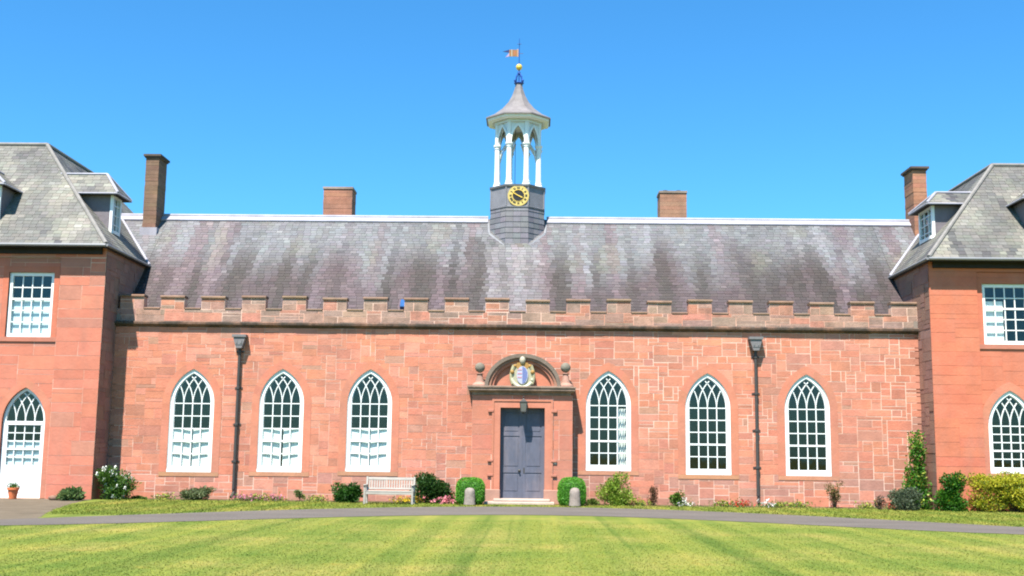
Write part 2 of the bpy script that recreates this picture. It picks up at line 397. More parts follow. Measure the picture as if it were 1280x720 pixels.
def ashlar_rects(x0, x1, z0, z1, rng, uw=0.175, uh=0.122, ws=(2, 5), hs=((1, .3), (2, .5), (3, .2))):
    nx = max(1, round((x1-x0)/uw)); nz = max(1, round((z1-z0)/uh)); du = (x1-x0)/nx; dv = (z1-z0)/nz
    G = [[False]*nx for _ in range(nz)]; out = []
    for j in range(nz):
        for i in range(nx):
            if G[j][i]: continue
            ww = rng.randint(*ws); r = rng.random(); hh = 1
            for k, p in hs:
                if r < p: hh = k; break
                r -= p
            w_ = 0
            while w_ < ww and i+w_ < nx and not G[j][i+w_]: w_ += 1
            if i+w_ < nx and nx-(i+w_) == 1 and not G[j][i+w_]: w_ += 1
            hh = min(hh, nz-j)
            for b in range(hh):
                for a in range(w_): G[j+b][i+a] = True
            out.append((x0+i*du, x0+(i+w_)*du, z0+j*dv, z0+(j+hh)*dv))
    return out
def lay_stones(mb, rects, y, ops, colf, rng, gap=0.011, off=0.1, mat=0, proud=(0.003, 0.007), cell=0.035):
    for (a, b, c, d) in rects:
        a += gap*rng.uniform(.6, 1.5); b -= gap*rng.uniform(.6, 1.5); c += gap*rng.uniform(.6, 1.5); d -= gap*rng.uniform(.6, 1.5)
        if b-a < 0.03 or d-c < 0.03: continue
        col = colf((a+b)/2, (c+d)/2, rng); yy = y - rng.uniform(*proud)
        near = [o for o in ops if a < o.cx+o.hw+off+.02 and b > o.cx-o.hw-off-.02 and d > o.z0-off-.02 and c < (o.ztop if o.h is None else o.zs+o.h)+off+.1]
        if not near:
            j = [rng.uniform(-.006, .006) for _ in range(8)]
            mb.poly([(a+j[0], yy, c+j[1]), (b+j[2], yy, c+j[3]), (b+j[4], yy, d+j[5]), (a+j[6], yy, d+j[7])], col, mat); continue
        nx = max(1, round((b-a)/cell)); nz = max(1, round((d-c)/cell))
        for k in range(nz):
            i = 0
            while i < nx:                             # runs of kept cells become one strip
                def ok(q):
                    return not any(o.inside(a+(b-a)*(q+.5)/nx, c+(d-c)*(k+.5)/nz, off) for o in near)
                if not ok(i): i += 1; continue
                s = i
                while i < nx and ok(i): i += 1
                xa, xb = a+(b-a)*s/nx, a+(b-a)*i/nx
                za, zb = c+(d-c)*k/nz, c+(d-c)*(k+1)/nz
                mb.poly([(xa, yy, za), (xb, yy, za), (xb, yy, zb), (xa, yy, zb)], col, mat)
def jit(c, rng, a=0.12, b=0.05):
    k = 1+rng.uniform(-a, a); return tuple(max(0.01, x*k*(1+rng.uniform(-b, b))) for x in c)
def red_stone(x, z, rng):
    n = noise.noise(Vector((x*.25, z*.4, 7)))
    r = rng.random()
    base = (0.5, 0.182, 0.112)
    if r < .22: base = (0.54, 0.215, 0.143)
    elif r < .36: base = (0.42, 0.16, 0.105)
    elif r < .39: base = (0.39, 0.19, 0.13)
    if x > 2.2 and .5 < r < .62: base = (0.43, 0.18, 0.125)
    if z < 1.0 and r > .7: base = (0.38, 0.18, 0.13)
    return jit(tuple(c*(1+.15*n) for c in base), rng, .07, .04)
def grey_stone(x, z, rng):
    r = rng.random()
    if r < .3: return jit((0.43, 0.19, 0.13), rng)
    if r < .55: return jit((0.34, 0.2, 0.15), rng)
    return jit((0.31, 0.2, 0.155), rng, .13)
def voussoirs(mb, o, w_, y0, y1, colf, rng, mat=0, n=12, z0=None):
    A = o.outline(0, n); B = o.outline(w_, n)
    # split the straight jambs into blocks
    def dens(P):
        out = []
        for (p, q) in zip(P[:-1], P[1:]):
            k = 8 if abs(p[0]-q[0]) < 1e-6 else 1
            out += [(p[0]+(q[0]-p[0])*i/k, p[1]+(q[1]-p[1])*i/k) for i in range(k)]
        return out + [P[-1]]
    A = dens(A); B = dens(B)
    A = A[:-1]+[A[-1]]; cols = []; c = None
    for i in range(len(A)-1):
        if i % 2 == 0 or c is None: c = colf(0, 2, rng)
        cols.append(c)
    mb.ring(A, B, y0, y1, mat=mat, cols=cols)

# ------------------------------------------------------------------ slates
def clip_poly(P, Q):
    """Sutherland-Hodgman: P clipped by convex counter-clockwise Q"""
    for i in range(len(Q)):
        a, b = Q[i], Q[(i+1) % len(Q)]; out = []
        side = lambda p: (b[0]-a[0])*(p[1]-a[1]) - (b[1]-a[1])*(p[0]-a[0])
        for k in range(len(P)):
            p, q = P[k], P[(k+1) % len(P)]; sp, sq = side(p), side(q)
            if sp >= 0: out.append(p)
            if sp*sq < 0:
                t = sp/(sp-sq); out.append((p[0]+(q[0]-p[0])*t, p[1]+(q[1]-p[1])*t))
        P = out
        if len(P) < 3: return []
    return P
def slate_roof(mb, O, U, V, poly, colf, rng, exp=0.175, wid=0.26, under=True, lift=0.009):
    """slate courses on the plane O + u U + v V; poly is convex, counter-clockwise, in (u,v)"""
    O, U, V = Vector(O), Vector(U).normalized(), Vector(V).normalized(); Nn = U.cross(V)
    if under: mb.poly([O+U*p[0]+V*p[1]-Nn*0.03 for p in poly], (0.1, 0.1, 0.1))
    us = [p[0] for p in poly]; vs = [p[1] for p in poly]
    v = min(vs); k = 0
    while v < max(vs):
        u = min(us) - wid*(0.5 if k % 2 else 0) - rng.uniform(0, .05)
        while u < max(us):
            w_ = wid*rng.uniform(.85, 1.15)
            j = rng.uniform(-.012, .012)
            q = clip_poly([(u+.004, v+j), (u+w_-.004, v+j+rng.uniform(-.006, .006)), (u+w_-.004, v+exp+.03), (u+.004, v+exp+.03)], poly)
            if len(q) >= 3:
                c = colf(u+w_/2, v+exp/2, rng); l = lift*rng.uniform(.7, 1.3)
                P = [O+U*a+V*b+Nn*(0.002+l*(1-(b-v)/(exp+.03))) for a, b in q]
                mb.poly(P, c)
                lo = [(P[i], P[(i+1) % len(P)], q[i], q[(i+1) % len(q)]) for i in range(len(P))]
                for p0, p1, q0, q1 in lo:             # butt edge
                    if abs(q0[1]-v) < .03 and abs(q1[1]-v) < .03 and abs(q0[0]-q1[0]) > .02:
                        mb.poly([p0, p1, p1-Nn*(l+.02), p0-Nn*(l+.02)], c)
            u += w_
        v += exp; k += 1

# ------------------------------------------------------------------ the hall
XA, XB = -15.2, 13.72                      # hall wall between the two wings
ZW = 6.13                                   # underside of the string course
hall = empty('hall_building', (0, 0, 0), 'long red sandstone hall with battlements and slate roof between the two hipped wings', 'building')
rng = random.Random(11)
WIN = []
for (ua, va, ub, vb) in ((241, 461, 237, 590), (352, 461, 350.5, 590), (462.5, 461.5, 460.5, 589.5), (761, 463.5, 760, 588.5), (884.5, 466.5, 885.5, 593.5), (1009, 468, 1010, 595)):
    a = at(ua, va, 0.0); b = at(ub, vb, 0.0)
    WIN.append(Opening((a.x+b.x)/2, b.z, 0.80, a.z-1.24, 1.24))
DX = (at(626, 560, 0).x + at(680, 560, 0).x)/2
DOOR_HW = 0.78; ZDOOR = at(653, 510, -.4).z
door_op = Opening(DX, 0.16, DOOR_HW, ztop=ZDOOR)
mb = MB()
slab_wall(mb, XA, XB, 0, ZW+.1, 0.0, 0.32, WIN+[door_op])
RECTS = ashlar_rects(XA, XB, 0.0, ZW, rng)
lay_stones(mb, [q for q in RECTS if q[0]+q[1] < -3 and q[2] > .9], 0.0, WIN+[door_op], red_stone, rng, gap=.0065, mat=2)
lay_stones(mb, [q for q in RECTS if q[0]+q[1] >= -3 or q[2] <= .9], 0.0, WIN+[door_op], red_stone, rng, gap=.0115, mat=2)
for x in (XA, XB): mb.box(x-.15, x+.15, 0.0, 10.4, 0.0, 6.6, mat=3)
mb.box(XA, XB, 10.2, 10.5, 0.0, 6.6, mat=3)
mb.build('wall', [MORTAR, RENDERED, STONE, PLASTER], hall)
mb = MB(); mb.box(XA, XB, 0.3, 10.3, -0.1, 0.12); mb.box(XA, XB, 0.1, 10.4, 6.2, 6.28); mb.build('floor', FLOORM, hall)

# surrounds of the six windows, one part each, with frame, bars and glass as sub-parts
def surround_col(x, z, rng): return jit((0.48, 0.175, 0.108), rng, .06, .03)
def bar_path(mb, pts, w_, y0, y1):
    for p, q in zip(pts[:-1], pts[1:]):
        d = Vector((q[0]-p[0], q[1]-p[1])); L_ = d.length
        if L_ < 1e-4: continue
        d /= L_; n = Vector((-d.y, d.x))*w_/2; e = d*0.004
        a = [(p[0]-e.x+n.x, p[1]-e.y+n.y), (q[0]+e.x+n.x, q[1]+e.y+n.y), (q[0]+e.x-n.x, q[1]+e.y-n.y), (p[0]-e.x-n.x, p[1]-e.y-n.y)]
        mb.prism(a, y0, y1)
def arch_window(o, y, parent, style, rows=5, rngw=None, inset=0.042, name='window'):
    """style: 'shutters' | 'clear' | 'curtain' | 'door'"""
    loc = (o.cx, y, o.z0)
    L = Opening(0, 0, o.hw, o.zs-o.z0, o.h)
    root = empty(name, loc, parent=parent)
    if not isinstance(parent, bpy.types.Object): pass
    rr = rngw or random.Random(5)
    m = MB(); voussoirs(m, L, 0.27, -0.016, 0.06, surround_col, rr)
    m.prism([(-o.hw-.27, -.15), (o.hw+.27, -.15), (o.hw+.27, -.002), (-o.hw-.27, -.002)], -0.02, 0.1, jit((0.42, 0.2, 0.11), rr, .05))
    m.build('surround', [RENDERED], root)
    m = MB()
    A = L.outline(-0.004); B = L.outline(-0.13)
    B = [(x, z) for x, z in B]
    m.ring(A, B, inset, inset+.09)
    A2 = L.outline(-0.13); B2 = L.outline(-0.155); m.ring(A2, B2, inset+.03, inset+.085); m.ring(L.outline(-.002), L.outline(-.025), .012, inset+.002)
    m.box(-o.hw+.004, o.hw-.004, inset-.06, inset+.093, 0.0, 0.09); m.box(-o.hw+.131, o.hw-.131, inset+.028, inset+.086, 0.09, .2)
    m.build('frame', [WHITE], root)
    # glazing bars
    m = MB(); hwi = o.hw-.15; zs = o.zs-o.z0; Rr = (o.hw**2+o.h**2)/(2*o.hw)
    IN = Opening(0, 0, o.hw, zs, o.h)
    y0, y1 = inset+.035, inset+.075
    for i in (-1, 0, 1):
        x = i*hwi*.5
        m.box(x-.017, x+.017, y0, y1, .2, zs+.02)
        for s in (-1, 1):                          # interlacing tracery, same radius as the arch
            pts = []
            for k in range(25):
                a = k/24*1.25
                p = (x + s*(Rr - Rr*math.cos(a)), zs + Rr*math.sin(a))
                if not IN.inside(p[0], p[1], -.145): break
                pts.append(p)
            if len(pts) > 1: bar_path(m, pts, .032, y0+.002*(s+i), y1+.002*(s+i))
    zb = .2; hz = (zs-zb)/rows
    for k in range(1, rows+1):
        z = zb+hz*k; th = .03 if k == 2 else .016
        m.box(-hwi, hwi, y0-.004-(.012 if k == 2 else 0), y1+.004, z-th, z+th)
    m.build('glazing_bar', [WHITE], root)
    m = MB(); m.poly([(x, inset+.058, z) for x, z in L.outline(-.12)][::-1]); m.build('pane', [GLASS], root)
    ztop = zb+hz*3
    if style == 'shutters':
        for s in (-1, 1):                          # two folding leaves standing in a shallow V behind the glass
            m = MB(); gap = .03 if rr.random() < .6 else .07
            p0 = Vector((s*(o.hw-.02), .142)); p1 = Vector((s*gap, .205)); d = (p1-p0); Ln = d.length; d /= Ln
            tf = Matrix(((d.x, -d.y*s, 0, p0.x), (d.y, d.x*s, 0, p0.y), (0, 0, 1, 0), (0, 0, 0, 1)))
            m.box(0, Ln, 0, .03, .02, ztop, tf=tf)
            for a in (.05, Ln/2+.02):
                for (q, r) in ((.12, ztop*.47), (ztop*.53, ztop-.1)):
                    b_ = a+Ln/2-.09
                    m.box(a, b_, -.005, 0, q, q+.035, tf=tf); m.box(a, b_, -.005, 0, r-.035, r, tf=tf)
                    m.box(a, a+.035, -.005, 0, q+.035, r-.035, tf=tf); m.box(b_-.035, b_, -.005, 0, q+.035, r-.035, tf=tf)
            m.build('shutter', [BLIND], root)
    if style == 'curtain':
        m = MB(); n = 14
        P = [(hwi*.47 + .35*k/n, .22+.04*math.sin(k*1.9)) for k in range(n+1)]
        for a, b in zip(P[:-1], P[1:]): m.poly([(a[0], a[1], .05), (b[0], b[1], .05), (b[0]+.0, b[1], 2.2), (a[0], a[1], 2.2)])
        m.build('curtain', [BLIND], root)
    return root
for i, o in enumerate(WIN):
    arch_window(o, 0.0, hall, 'shutters' if i < 3 else ('curtain' if i == 3 else 'clear'), rngw=random.Random(40+i))

# string course
ZS0 = ZW; mb = MB(); rs = random.Random(8)
prof = [(0.0, 0.0), (-.09, .05), (-.16, .1), (-.17, .17), (-.1, .21), (0.0, .22)]
x = XA
while x < XB:
    x2 = min(XB, x+rs.uniform(.7, 1.3)); dy = rs.uniform(-.008, .008)
    mb.prism([(p[0]+dy, ZS0+p[1]) for p in prof], x, x2-.004, axis='x'); x = x2
mb.build('string_course', [DARKSTONE], hall)
# parapet with merlons
ZP0 = ZS0+.215; ZC = at(640, 388.5, 0).z; ZM = at(640, 374, 0).z
mb = MB(); rp = random.Random(21)
mb.box(XA, XB, 0.02, 0.42, ZP0, ZC-.05, (0.3, 0.22, 0.18), 1)
lay_stones(mb, ashlar_rects(XA, XB, ZP0, ZC-.05, rp, ws=(3, 6), hs=((1, .3), (2, .4), (3, .3))), 0.02, [], grey_stone, rp, mat=0)
mx = []
for k in range(-1, 19):
    u0 = 201+50.75*k; u1 = u0+(29 if k < 18 else 34)
    a, b = at(u0, 380+.0085*(u0-640), 0).x, at(u1, 380+.0085*(u1-640), 0).x
    mx.append((max(a, XA+.01), min(b, XB)))
for i, (a, b) in enumerate(mx):
    dz = rp.uniform(-.045, .045)
    mb.box(a, b, 0.03, 0.41, ZC-.05, ZM+dz-.05, (0.3, 0.22, 0.18), 1)
    lay_stones(mb, ashlar_rects(a, b, ZC-.05, ZM+dz-.05, rp, ws=(2, 4), hs=((1, .2), (2, .5), (3, .3))), 0.03, [], grey_stone, rp, mat=0)
    mb.prism([(-.02, ZM+dz-.05), (-.025, ZM+dz-.01), (.03, ZM+dz+.035), (.4, ZM+dz+.035), (.45, ZM+dz-.01), (.44, ZM+dz-.05)], a-.025, b+.025, jit((.2, .125, .08), rp), 2, axis='x')
    if i+1 < len(mx):
        mb.prism([(-.005, ZC-.05), (-.01, ZC-.02), (.03, ZC+.01), (.42, ZC+.01), (.43, ZC-.05)], b+.027, mx[i+1][0]-.027, jit((.2, .125, .08), rp), 2, axis='x')
mb.build('parapet', [LICHEN, MORTAR, LICHEN], hall)

# main roof
YE, ZE, YR, ZR = 0.42, 6.42, 5.3, 11.3
SL = Vector((0, YR-YE, ZR-ZE)); SLEN = SL.length
TX = at(647, 250, 5.2).x                    # turret axis
def main_slate(u, v, r):
    x = u+XA; f = v/SLEN; N3 = lambda a, b, c: noise.noise(Vector((a, b, c)))
    n1 = N3(x*.7, f*1.6, 2); n2 = N3(x*1.5, f*.7, 9); n3 = N3(x*.22, f*1.2, 4); n4 = N3(x*3.3, f*.6, 14); n5 = N3(x*.9, f*2.5, 21)
    k = max(0, min(1, (f-.53)*3.2 + .8*n1 + .5*n3 + .5))
    c = Vector((.062, .043, .043)).lerp(Vector((.138, .137, .141)), k)
    if n2 > .0: c = c.lerp(Vector((.036, .028, .023)), min(.85, (n2)*3.2)*(1-.75*max(0, min(1, (f-.45)*3))))
    if n2 < -.12: c = c.lerp(Vector((.112, .08, .085)), min(.75, (-n2-.12)*2.6))
    if n4 > .12: c = c*(1+.3*(n4-.12)*(1+f))
    if n4 < -.2: c = c*(1+.6*(n4+.2))
    if n5 > .22 and f > .45: c = c.lerp(Vector((.14, .128, .085)), min(.3, (n5-.22)*2))
    st = abs(x-TX+.05)                          # pale wash below the turret's lead
    if st < 1.25 and f < .72: c = c.lerp(Vector((.185, .168, .172)), .75*min(1, (1.25-st)/.35)*(.75+.5*N3(x*4, f, 1)))
    if 1.3 < st < 1.95 and x < TX and f < .8: c = c.lerp(Vector((.045, .037, .033)), .65)
    r_ = r.random()
    if r_ < .04: c = c*1.3
    elif r_ < .08: c = c*.78
    return jit(tuple(c), r, .1, .04)
mb = MB(); rr = random.Random(5)
O = (XA, YE, ZE)
slate_roof(mb, O, (1, 0, 0), SL, [(0, 0), (XB-XA, 0), (XB-XA, SLEN), (0, SLEN)], main_slate, rr)
vv = SLEN*(2.55-YE)/(YR-YE)
slate_roof(mb, O, (1, 0, 0), SL, [(-.01, vv), (-.01, SLEN), (-2.2, SLEN)], main_slate, rr)
slate_roof(mb, O, (1, 0, 0), SL, [(XB-XA+.01, vv), (XB-XA+2.3, SLEN), (XB-XA+.01, SLEN)], main_slate, rr)
mb.poly([(XA-2.2, YR, ZR), (XB+2.3, YR, ZR), (XB, 2*YR-YE, ZE), (XA, 2*YR-YE, ZE)], (.15, .14, .15))
roof = mb.build('roof', [SLATE], hall)
mb = MB()
for (a, b) in ((XA-2.0, TX-1.2), (TX+1.2, XB+2.1)):
    mb.tube([(a, YR, ZR+.06), (b, YR, ZR+.06)], .075, 10)
    mb.prism([(YR-.25, ZR-.21), (YR-.27, ZR-.16), (YR, ZR+.09), (YR+.27, ZR-.16), (YR+.25, ZR-.21), (YR, ZR+.04)], a, b, axis='x')
mb.build('ridge_flashing', [PALELEAD], roof)
mb = MB(); mb.box(XA, XB, .30, .95, 6.29, 6.40); mb.build('gutter', [LEAD], roof)
s = at(505.5, 381, 0.9)
tfm = Matrix.Translation((s.x, s.y, s.z)) @ Matrix.Rotation(R(45), 4, 'X')
mb = MB(); mb.cbox(-.15, .15, -.22, .22, -.2, .1, .02, tf=tfm); mb.build('skylight', [SKYLIGHT], roof)

def lerp_(a, b, t_): return tuple(x+(y-x)*t_ for x, y in zip(a, b))
def chimney(parent, x0, x1, y0, y1, z0, z1, capw, caph, cols, label=None, courses=True, pots=0):
    m = MB(); r = random.Random(int(x0*100)); z = z0
    while z < z1-.001:
        h = min(r.uniform(.13, .2), z1-z)
        if z1-z-h < .12: h = z1-z
        dx = r.uniform(-.006, .006); c = jit(lerp_(cols[0], cols[r.randrange(len(cols))], .5), r, .1)
        m.box(x0+dx, x1+dx, y0+dx, y1-dx, z, z+h-.006, c); z += h
    zt = z1
    if capw > .03:
        m.box(x0-capw*.5, x1+capw*.5, y0-capw*.5, y1+capw*.5, zt-.004, zt+caph*.4, jit((.1, .075, .06), r)); m.box(x0-capw, x1+capw, y0-capw, y1+capw, zt+caph*.4, zt+caph, jit((.09, .07, .055), r))
    else:
        m.box(x0-.03, x1+.03, y0-.03, y1+.03, zt-.004, zt+caph, jit((.26, .2, .17), r))
    if pots: 
        for k in range(pots):
            xx = x0+(x1-x0)*(k+.5)/pots; m.lathe([(.1, zt+caph), (.09, zt+caph+.1), (.11, zt+caph+.12)], (xx, (y0+y1)/2, 0), 10, (.18, .1, .06))
    c = m.build('chimney', [BRICK], parent)
    if label: c['label'] = label
    return c
BR = [(.27, .14, .085), (.3, .17, .11), (.23, .12, .08), (.33, .2, .13)]
# tall chimneys near the ridge ends, stubby ones behind the ridge
p0, p1 = at(177.5, 288, 4.4), at(194, 288, 4.4); zt = at(190, 193, 4.4).z
tl = chimney(roof, p0.x, p1.x, 4.4, 5.4, p0.z-.6, zt-.14, .09, .14, [(.2, .12, .075), (.22, .135, .085), (.18, .105, .07)])
mb = MB(); mb.box(p0.x-.08, p1.x+.08, 4.33, 5.45, p0.z-.55, p0.z+.12); mb.build('flashing', [PALELEAD], roof)
p0, p1 = at(1143.5, 285, 4.6), at(1160.5, 285, 4.6); zt = at(1145, 208.5, 4.6).z
chimney(roof, p0.x, p1.x, 4.6, 5.7, p0.z-.6, zt-.14, .1, .14, [(.33, .15, .09), (.3, .16, .1), (.36, .17, .1)])
p0, p1 = at(403.5, 268, 6.6), at(439.5, 268, 6.6); zt = at(421, 233.5, 6.6).z
chimney(roof, p0.x, p1.x, 6.6, 7.6, p0.z-2.2, zt-.09, .01, .09, [(.33, .15, .095), (.3, .14, .09)])
p0, p1 = at(825, 275, 6.6), at(858.5, 275, 6.6); zt = at(841, 238.5, 6.6).z
chimney(roof, p0.x, p1.x, 6.6, 7.6, p0.z-2.2, zt-.09, .01, .09, [(.34, .17, .11), (.3, .16, .11)], pots=2)

# downpipes
for (ut, vt, ub) in ((300.5, 421, 291.5), (944, 424, 949)):
    a = at(ut, vt, -.12); xb = at(ub, 627, -.12).x; root = empty('downpipe', (a.x, 0, 0), parent=hall)
    m = MB(); yy = -.12
    m.tube([(0, yy, a.z-.35), (0, yy, 3), (0, yy, .38), (-.0, yy-.03, .22), (-.02, yy-.22, .1)], .055, 10)
    for z in (5.2, 3.9, 2.6, 1.3): m.lathe([(.056, z), (.075, z+.01), (.075, z+.09), (.056, z+.1)], (0, yy, 0), 10); m.box(-.14, .14, -.03, 0.01, z+.02, z+.08)
    m.build('pipe', [IRON], root)
    m = MB(); z = a.z
    m.prism([(-.1, z-.42), (.1, z-.42), (.2, z-.1), (.2, z-.02), (-.2, z-.02), (-.2, z-.1)], -.3, -.005)
    m.box(-.25, .25, -.34, -.004, z-.02, z+.07); m.box(-.12, .12, -.315, -.3, z-.3, z-.12)
    m.box(-.1, -.05, -.33, -.3, z-.25, z-.15); m.box(.05, .1, -.33, -.3, z-.25, z-.15)
    m.build('hopper_head', [pmat('weathered_lead_hopper', (.16, .15, .15), .55, .2, 4)], root)
# ------------------------------------------------------------------ doorway
PR = 0.6                                     # projection of the door case
sx0, sx1 = at(589.5, 560, -PR).x, at(715.5, 560, -PR).x; zent = at(652, 494, -PR).z
case = empty('door_surround', (0, 0, 0), parent=hall)
mb = MB(); rd = random.Random(77)
dop = Opening(DX, 0.0, DOOR_HW, ztop=ZDOOR)
slab_wall(mb, sx0, sx1, 0.0, zent, -PR, 0.12, [dop], rcol=(.43, .16, .1), rmat=0, mat=1)
lay_stones(mb, ashlar_rects(sx0, sx1, 0.5, zent, rd, uw=.24, uh=.17, ws=(3, 6), hs=((1, .1), (2, .6), (3, .3))), -PR, [Opening(DX, -1, DOOR_HW+.2, ztop=ZDOOR+.22)], lambda x, z, r: jit((.46, .165, .105), r, .07, .04), rd, gap=.006, mat=0)
for (a, b) in ((sx0, DX-DOOR_HW), (DX+DOOR_HW, sx1)):        # cheeks behind the front sheet
    mb.box(a+.001, b-.001, -PR+.125, -.002, 0, zent, (.42, .15, .095), 0)
mb.box(DX-DOOR_HW, DX+DOOR_HW, -PR+.125, -.002, ZDOOR, zent, (.42, .15, .095), 0)
A = [(DX-DOOR_HW, .5), (DX-DOOR_HW, ZDOOR), (DX+DOOR_HW, ZDOOR), (DX+DOOR_HW, .5)]     # architrave
B = [(DX-DOOR_HW-.22, .5), (DX-DOOR_HW-.22, ZDOOR+.22), (DX+DOOR_HW+.22, ZDOOR+.22), (DX+DOOR_HW+.22, .5)]
mb.ring(A, B, -PR-.03, -PR+.01, (.47, .175, .11), 0)
B2 = [(DX-DOOR_HW-.29, .5), (DX-DOOR_HW-.29, ZDOOR+.29), (DX+DOOR_HW+.29, ZDOOR+.29), (DX+DOOR_HW+.29, .5)]
mb.ring(B, B2, -PR-.055, -PR+.01, (.45, .165, .1), 0)
for s in (-1, 1):                                             # little lugs and plinth blocks
    xx = DX+s*(DOOR_HW+.33); mb.cbox(xx-.1, xx+.1, -PR-.075, -PR, ZDOOR-.16, ZDOOR-.06, .01, (.4, .15, .1), 0)
    xx = DX+s*(DOOR_HW+.33); mb.cbox(xx-.1, xx+.1, -PR-.075, -PR, .95, 1.03, .01, (.4, .15, .1), 0); mb.cbox(xx-.1, xx+.1, -PR-.075, -PR, 1.45, 1.53, .01, (.4, .15, .1), 0)
    a, b = (sx0-.05, DX-DOOR_HW+.02) if s < 0 else (DX+DOOR_HW-.02, sx1+.05)
    mb.cbox(a, b, -PR-.09, -.001, 0.0, .5, .02, (.36, .2, .15), 0)
mb.build('jamb', [RENDERED, MORTAR], case)
# entablature + segmental pediment
mb = MB(); cl, cr = at(584, 489, -PR-.2).x, at(720, 489, -PR-.2).x
zc0 = zent; prof = [(0, 0), (-.04, .0), (-.06, .08), (-.15, .12), (-.19, .16), (-.19, .23), (-.22, .25), (-.22, .29), (0, .33)]
def mitre(sx, m):                                             # cornice run with returns to the wall
    n = len(prof)
    fr = lambda x, s: [(x + s*(-p[0]), -PR+p[0], zc0+p[1]) for p in prof]
    bk = lambda x, s: [(x + s*(-p[0]), 0.0, zc0+p[1]) for p in prof]
    x0, x1 = cl+.22, cr-.22
    rings = [bk(x0, -1), fr(x0, -1), fr(x1, 1), bk(x1, 1)]
    V = [q for rg in rings for q in rg]
    F = [(i*n+k, (i+1)*n+k, (i+1)*n+k+1, i*n+k+1) for i in range(3) for k in range(n-1)]
    m.mesh(V, F); m.poly([rg[-1] for rg in rings]); m.poly([rg[0] for rg in rings])
mitre(0, mb)
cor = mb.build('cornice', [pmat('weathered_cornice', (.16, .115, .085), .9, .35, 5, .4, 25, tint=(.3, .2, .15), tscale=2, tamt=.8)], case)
zp = zc0+.30
ped_r = (at(701, 470, -.45).x - at(606, 470, -.45).x)/2; pcx = (at(701, 470, -.45).x + at(606, 470, -.45).x)/2; ph = at(652, 442.5, -.5).z - zp
def arc(rx, rz, n=28): return [(pcx - rx*math.cos(PI*i/n), zp + rz*math.sin(PI*i/n)) for i in range(n+1)]
mb = MB()
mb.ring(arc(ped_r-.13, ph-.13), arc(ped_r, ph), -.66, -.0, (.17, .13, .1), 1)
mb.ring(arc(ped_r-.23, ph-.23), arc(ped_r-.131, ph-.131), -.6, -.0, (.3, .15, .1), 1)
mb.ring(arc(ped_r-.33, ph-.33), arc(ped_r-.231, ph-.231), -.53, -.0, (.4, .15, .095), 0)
for p, q in zip(arc(ped_r-.3, ph-.3)[:-1], arc(ped_r-.3, ph-.3)[1:]): mb.poly([(p[0], -.42, p[1]), (q[0], -.42, q[1]), (q[0], -.42, zp), (p[0], -.42, zp)], (.47, .165, .1), 0)
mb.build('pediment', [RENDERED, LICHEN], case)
for u in (600, 707):
    c = at(u, 459.5, -.4); m = MB()
    m.sphere((c.x, -.4, c.z), .178, 18, 12, (.2, .18, .14))
    m.lathe([(.28, zp), (.28, zp+.06), (.16, zp+.16), (.09, c.z-.26), (.13, c.z-.22), (.07, c.z-.19)], (c.x, -.4, 0), 14, (.36, .2, .15))
    sg = 1 if u < 650 else -1
    m.prism([(c.x+sg*.12, zp), (c.x+sg*.42, zp), (c.x+sg*.3, zp+.3), (c.x+sg*.14, zp+.16)], -.45, -.1, (.36, .2, .15))
    m.build('ball_finial', [LICHEN], case, smooth=False)
# coat of arms
mb = MB(); c = at(653, 470, -.5); k = 1/35.0
def ell(rx, rz, cz, n=24, cx=0): return [(c.x+cx+rx*math.cos(2*PI*i/n), c.z+cz+rz*math.sin(2*PI*i/n)) for i in range(n)]
cream, ochre, green = (.36, .32, .19), (.33, .18, .05), (.24, .24, .15)
def shield(w_, h, cz): return [(c.x+w_*x, c.z+cz+h*z) for x, z in ((-1, .9), (-.5, 1), (0, .92), (.5, 1), (1, .9), (1.02, .2), (.85, -.4), (.5, -.8), (0, -1.05), (-.5, -.8), (-.85, -.4), (-1.02, .2))]
mb.prism(shield(.36, .43, -.08), -.26, -.14, (.36, .33, .22))
mb.prism(ell(.2, .31, -.05), -.30, -.26, (.38, .38, .46))
mb.prism([(c.x+x, c.z+z) for x, z in ((.0, -.33), (.09, -.3), (.17, -.12), (.17, .06), (.1, .2), (.0, .24))], -.31, -.30, (.13, .16, .32))
for i in range(3): mb.box(c.x-.17, c.x-.02, -.31, -.30, c.z+.12-.13*i, c.z+.16-.13*i, (.5, .25, .3))
for s in (-1, 1):
    mb.tube([(c.x+s*(.30+.1*math.sin(a*2.6)), -.24, c.z+.26-.62*a) for a in [i/10 for i in range(11)]], [.075-.03*i/10 for i in range(11)], 8, cream)
    mb.sphere((c.x+s*.36, -.27, c.z+.06), .075, 10, 6, ochre); mb.sphere((c.x+s*.27, -.26, c.z+.27), .06, 10, 6, ochre); mb.sphere((c.x+s*.2, -.25, c.z-.42), .06, 10, 6, green)
mb.tube([(c.x+.36*math.cos(a), -.25, c.z-.14-.32*math.sin(a)) for a in [PI*i/12 for i in range(13)]], .06, 8, (.52, .5, .36))
mb.prism(ell(.24, .13, .28), -.27, -.14, ochre)
mb.sphere((c.x, -.27, c.z+.47), .12, 12, 8, (.4, .35, .26), sc=(.9, .8, 1.15))
for s in (-1, 1): mb.prism([(c.x+s*.02, c.z+.5), (c.x+s*.2, c.z+.58), (c.x+s*.17, c.z+.64), (c.x, c.z+.6)], -.26, -.2, (.62, .52, .34))
mb.box(c.x-.2, c.x+.2, -.26, -.14, c.z+.36, c.z+.385, ochre)
mb.v = [(c.x+(x-c.x)*1.0, y-.36, c.z+.07+(z-c.z)*1.02) for x, y, z in mb.v]
mb.build('coat_of_arms', [ARMS], case)
mb = MB(); xs0, xs1 = at(605, 627, -1.2).x, at(693, 627, -1.2).x
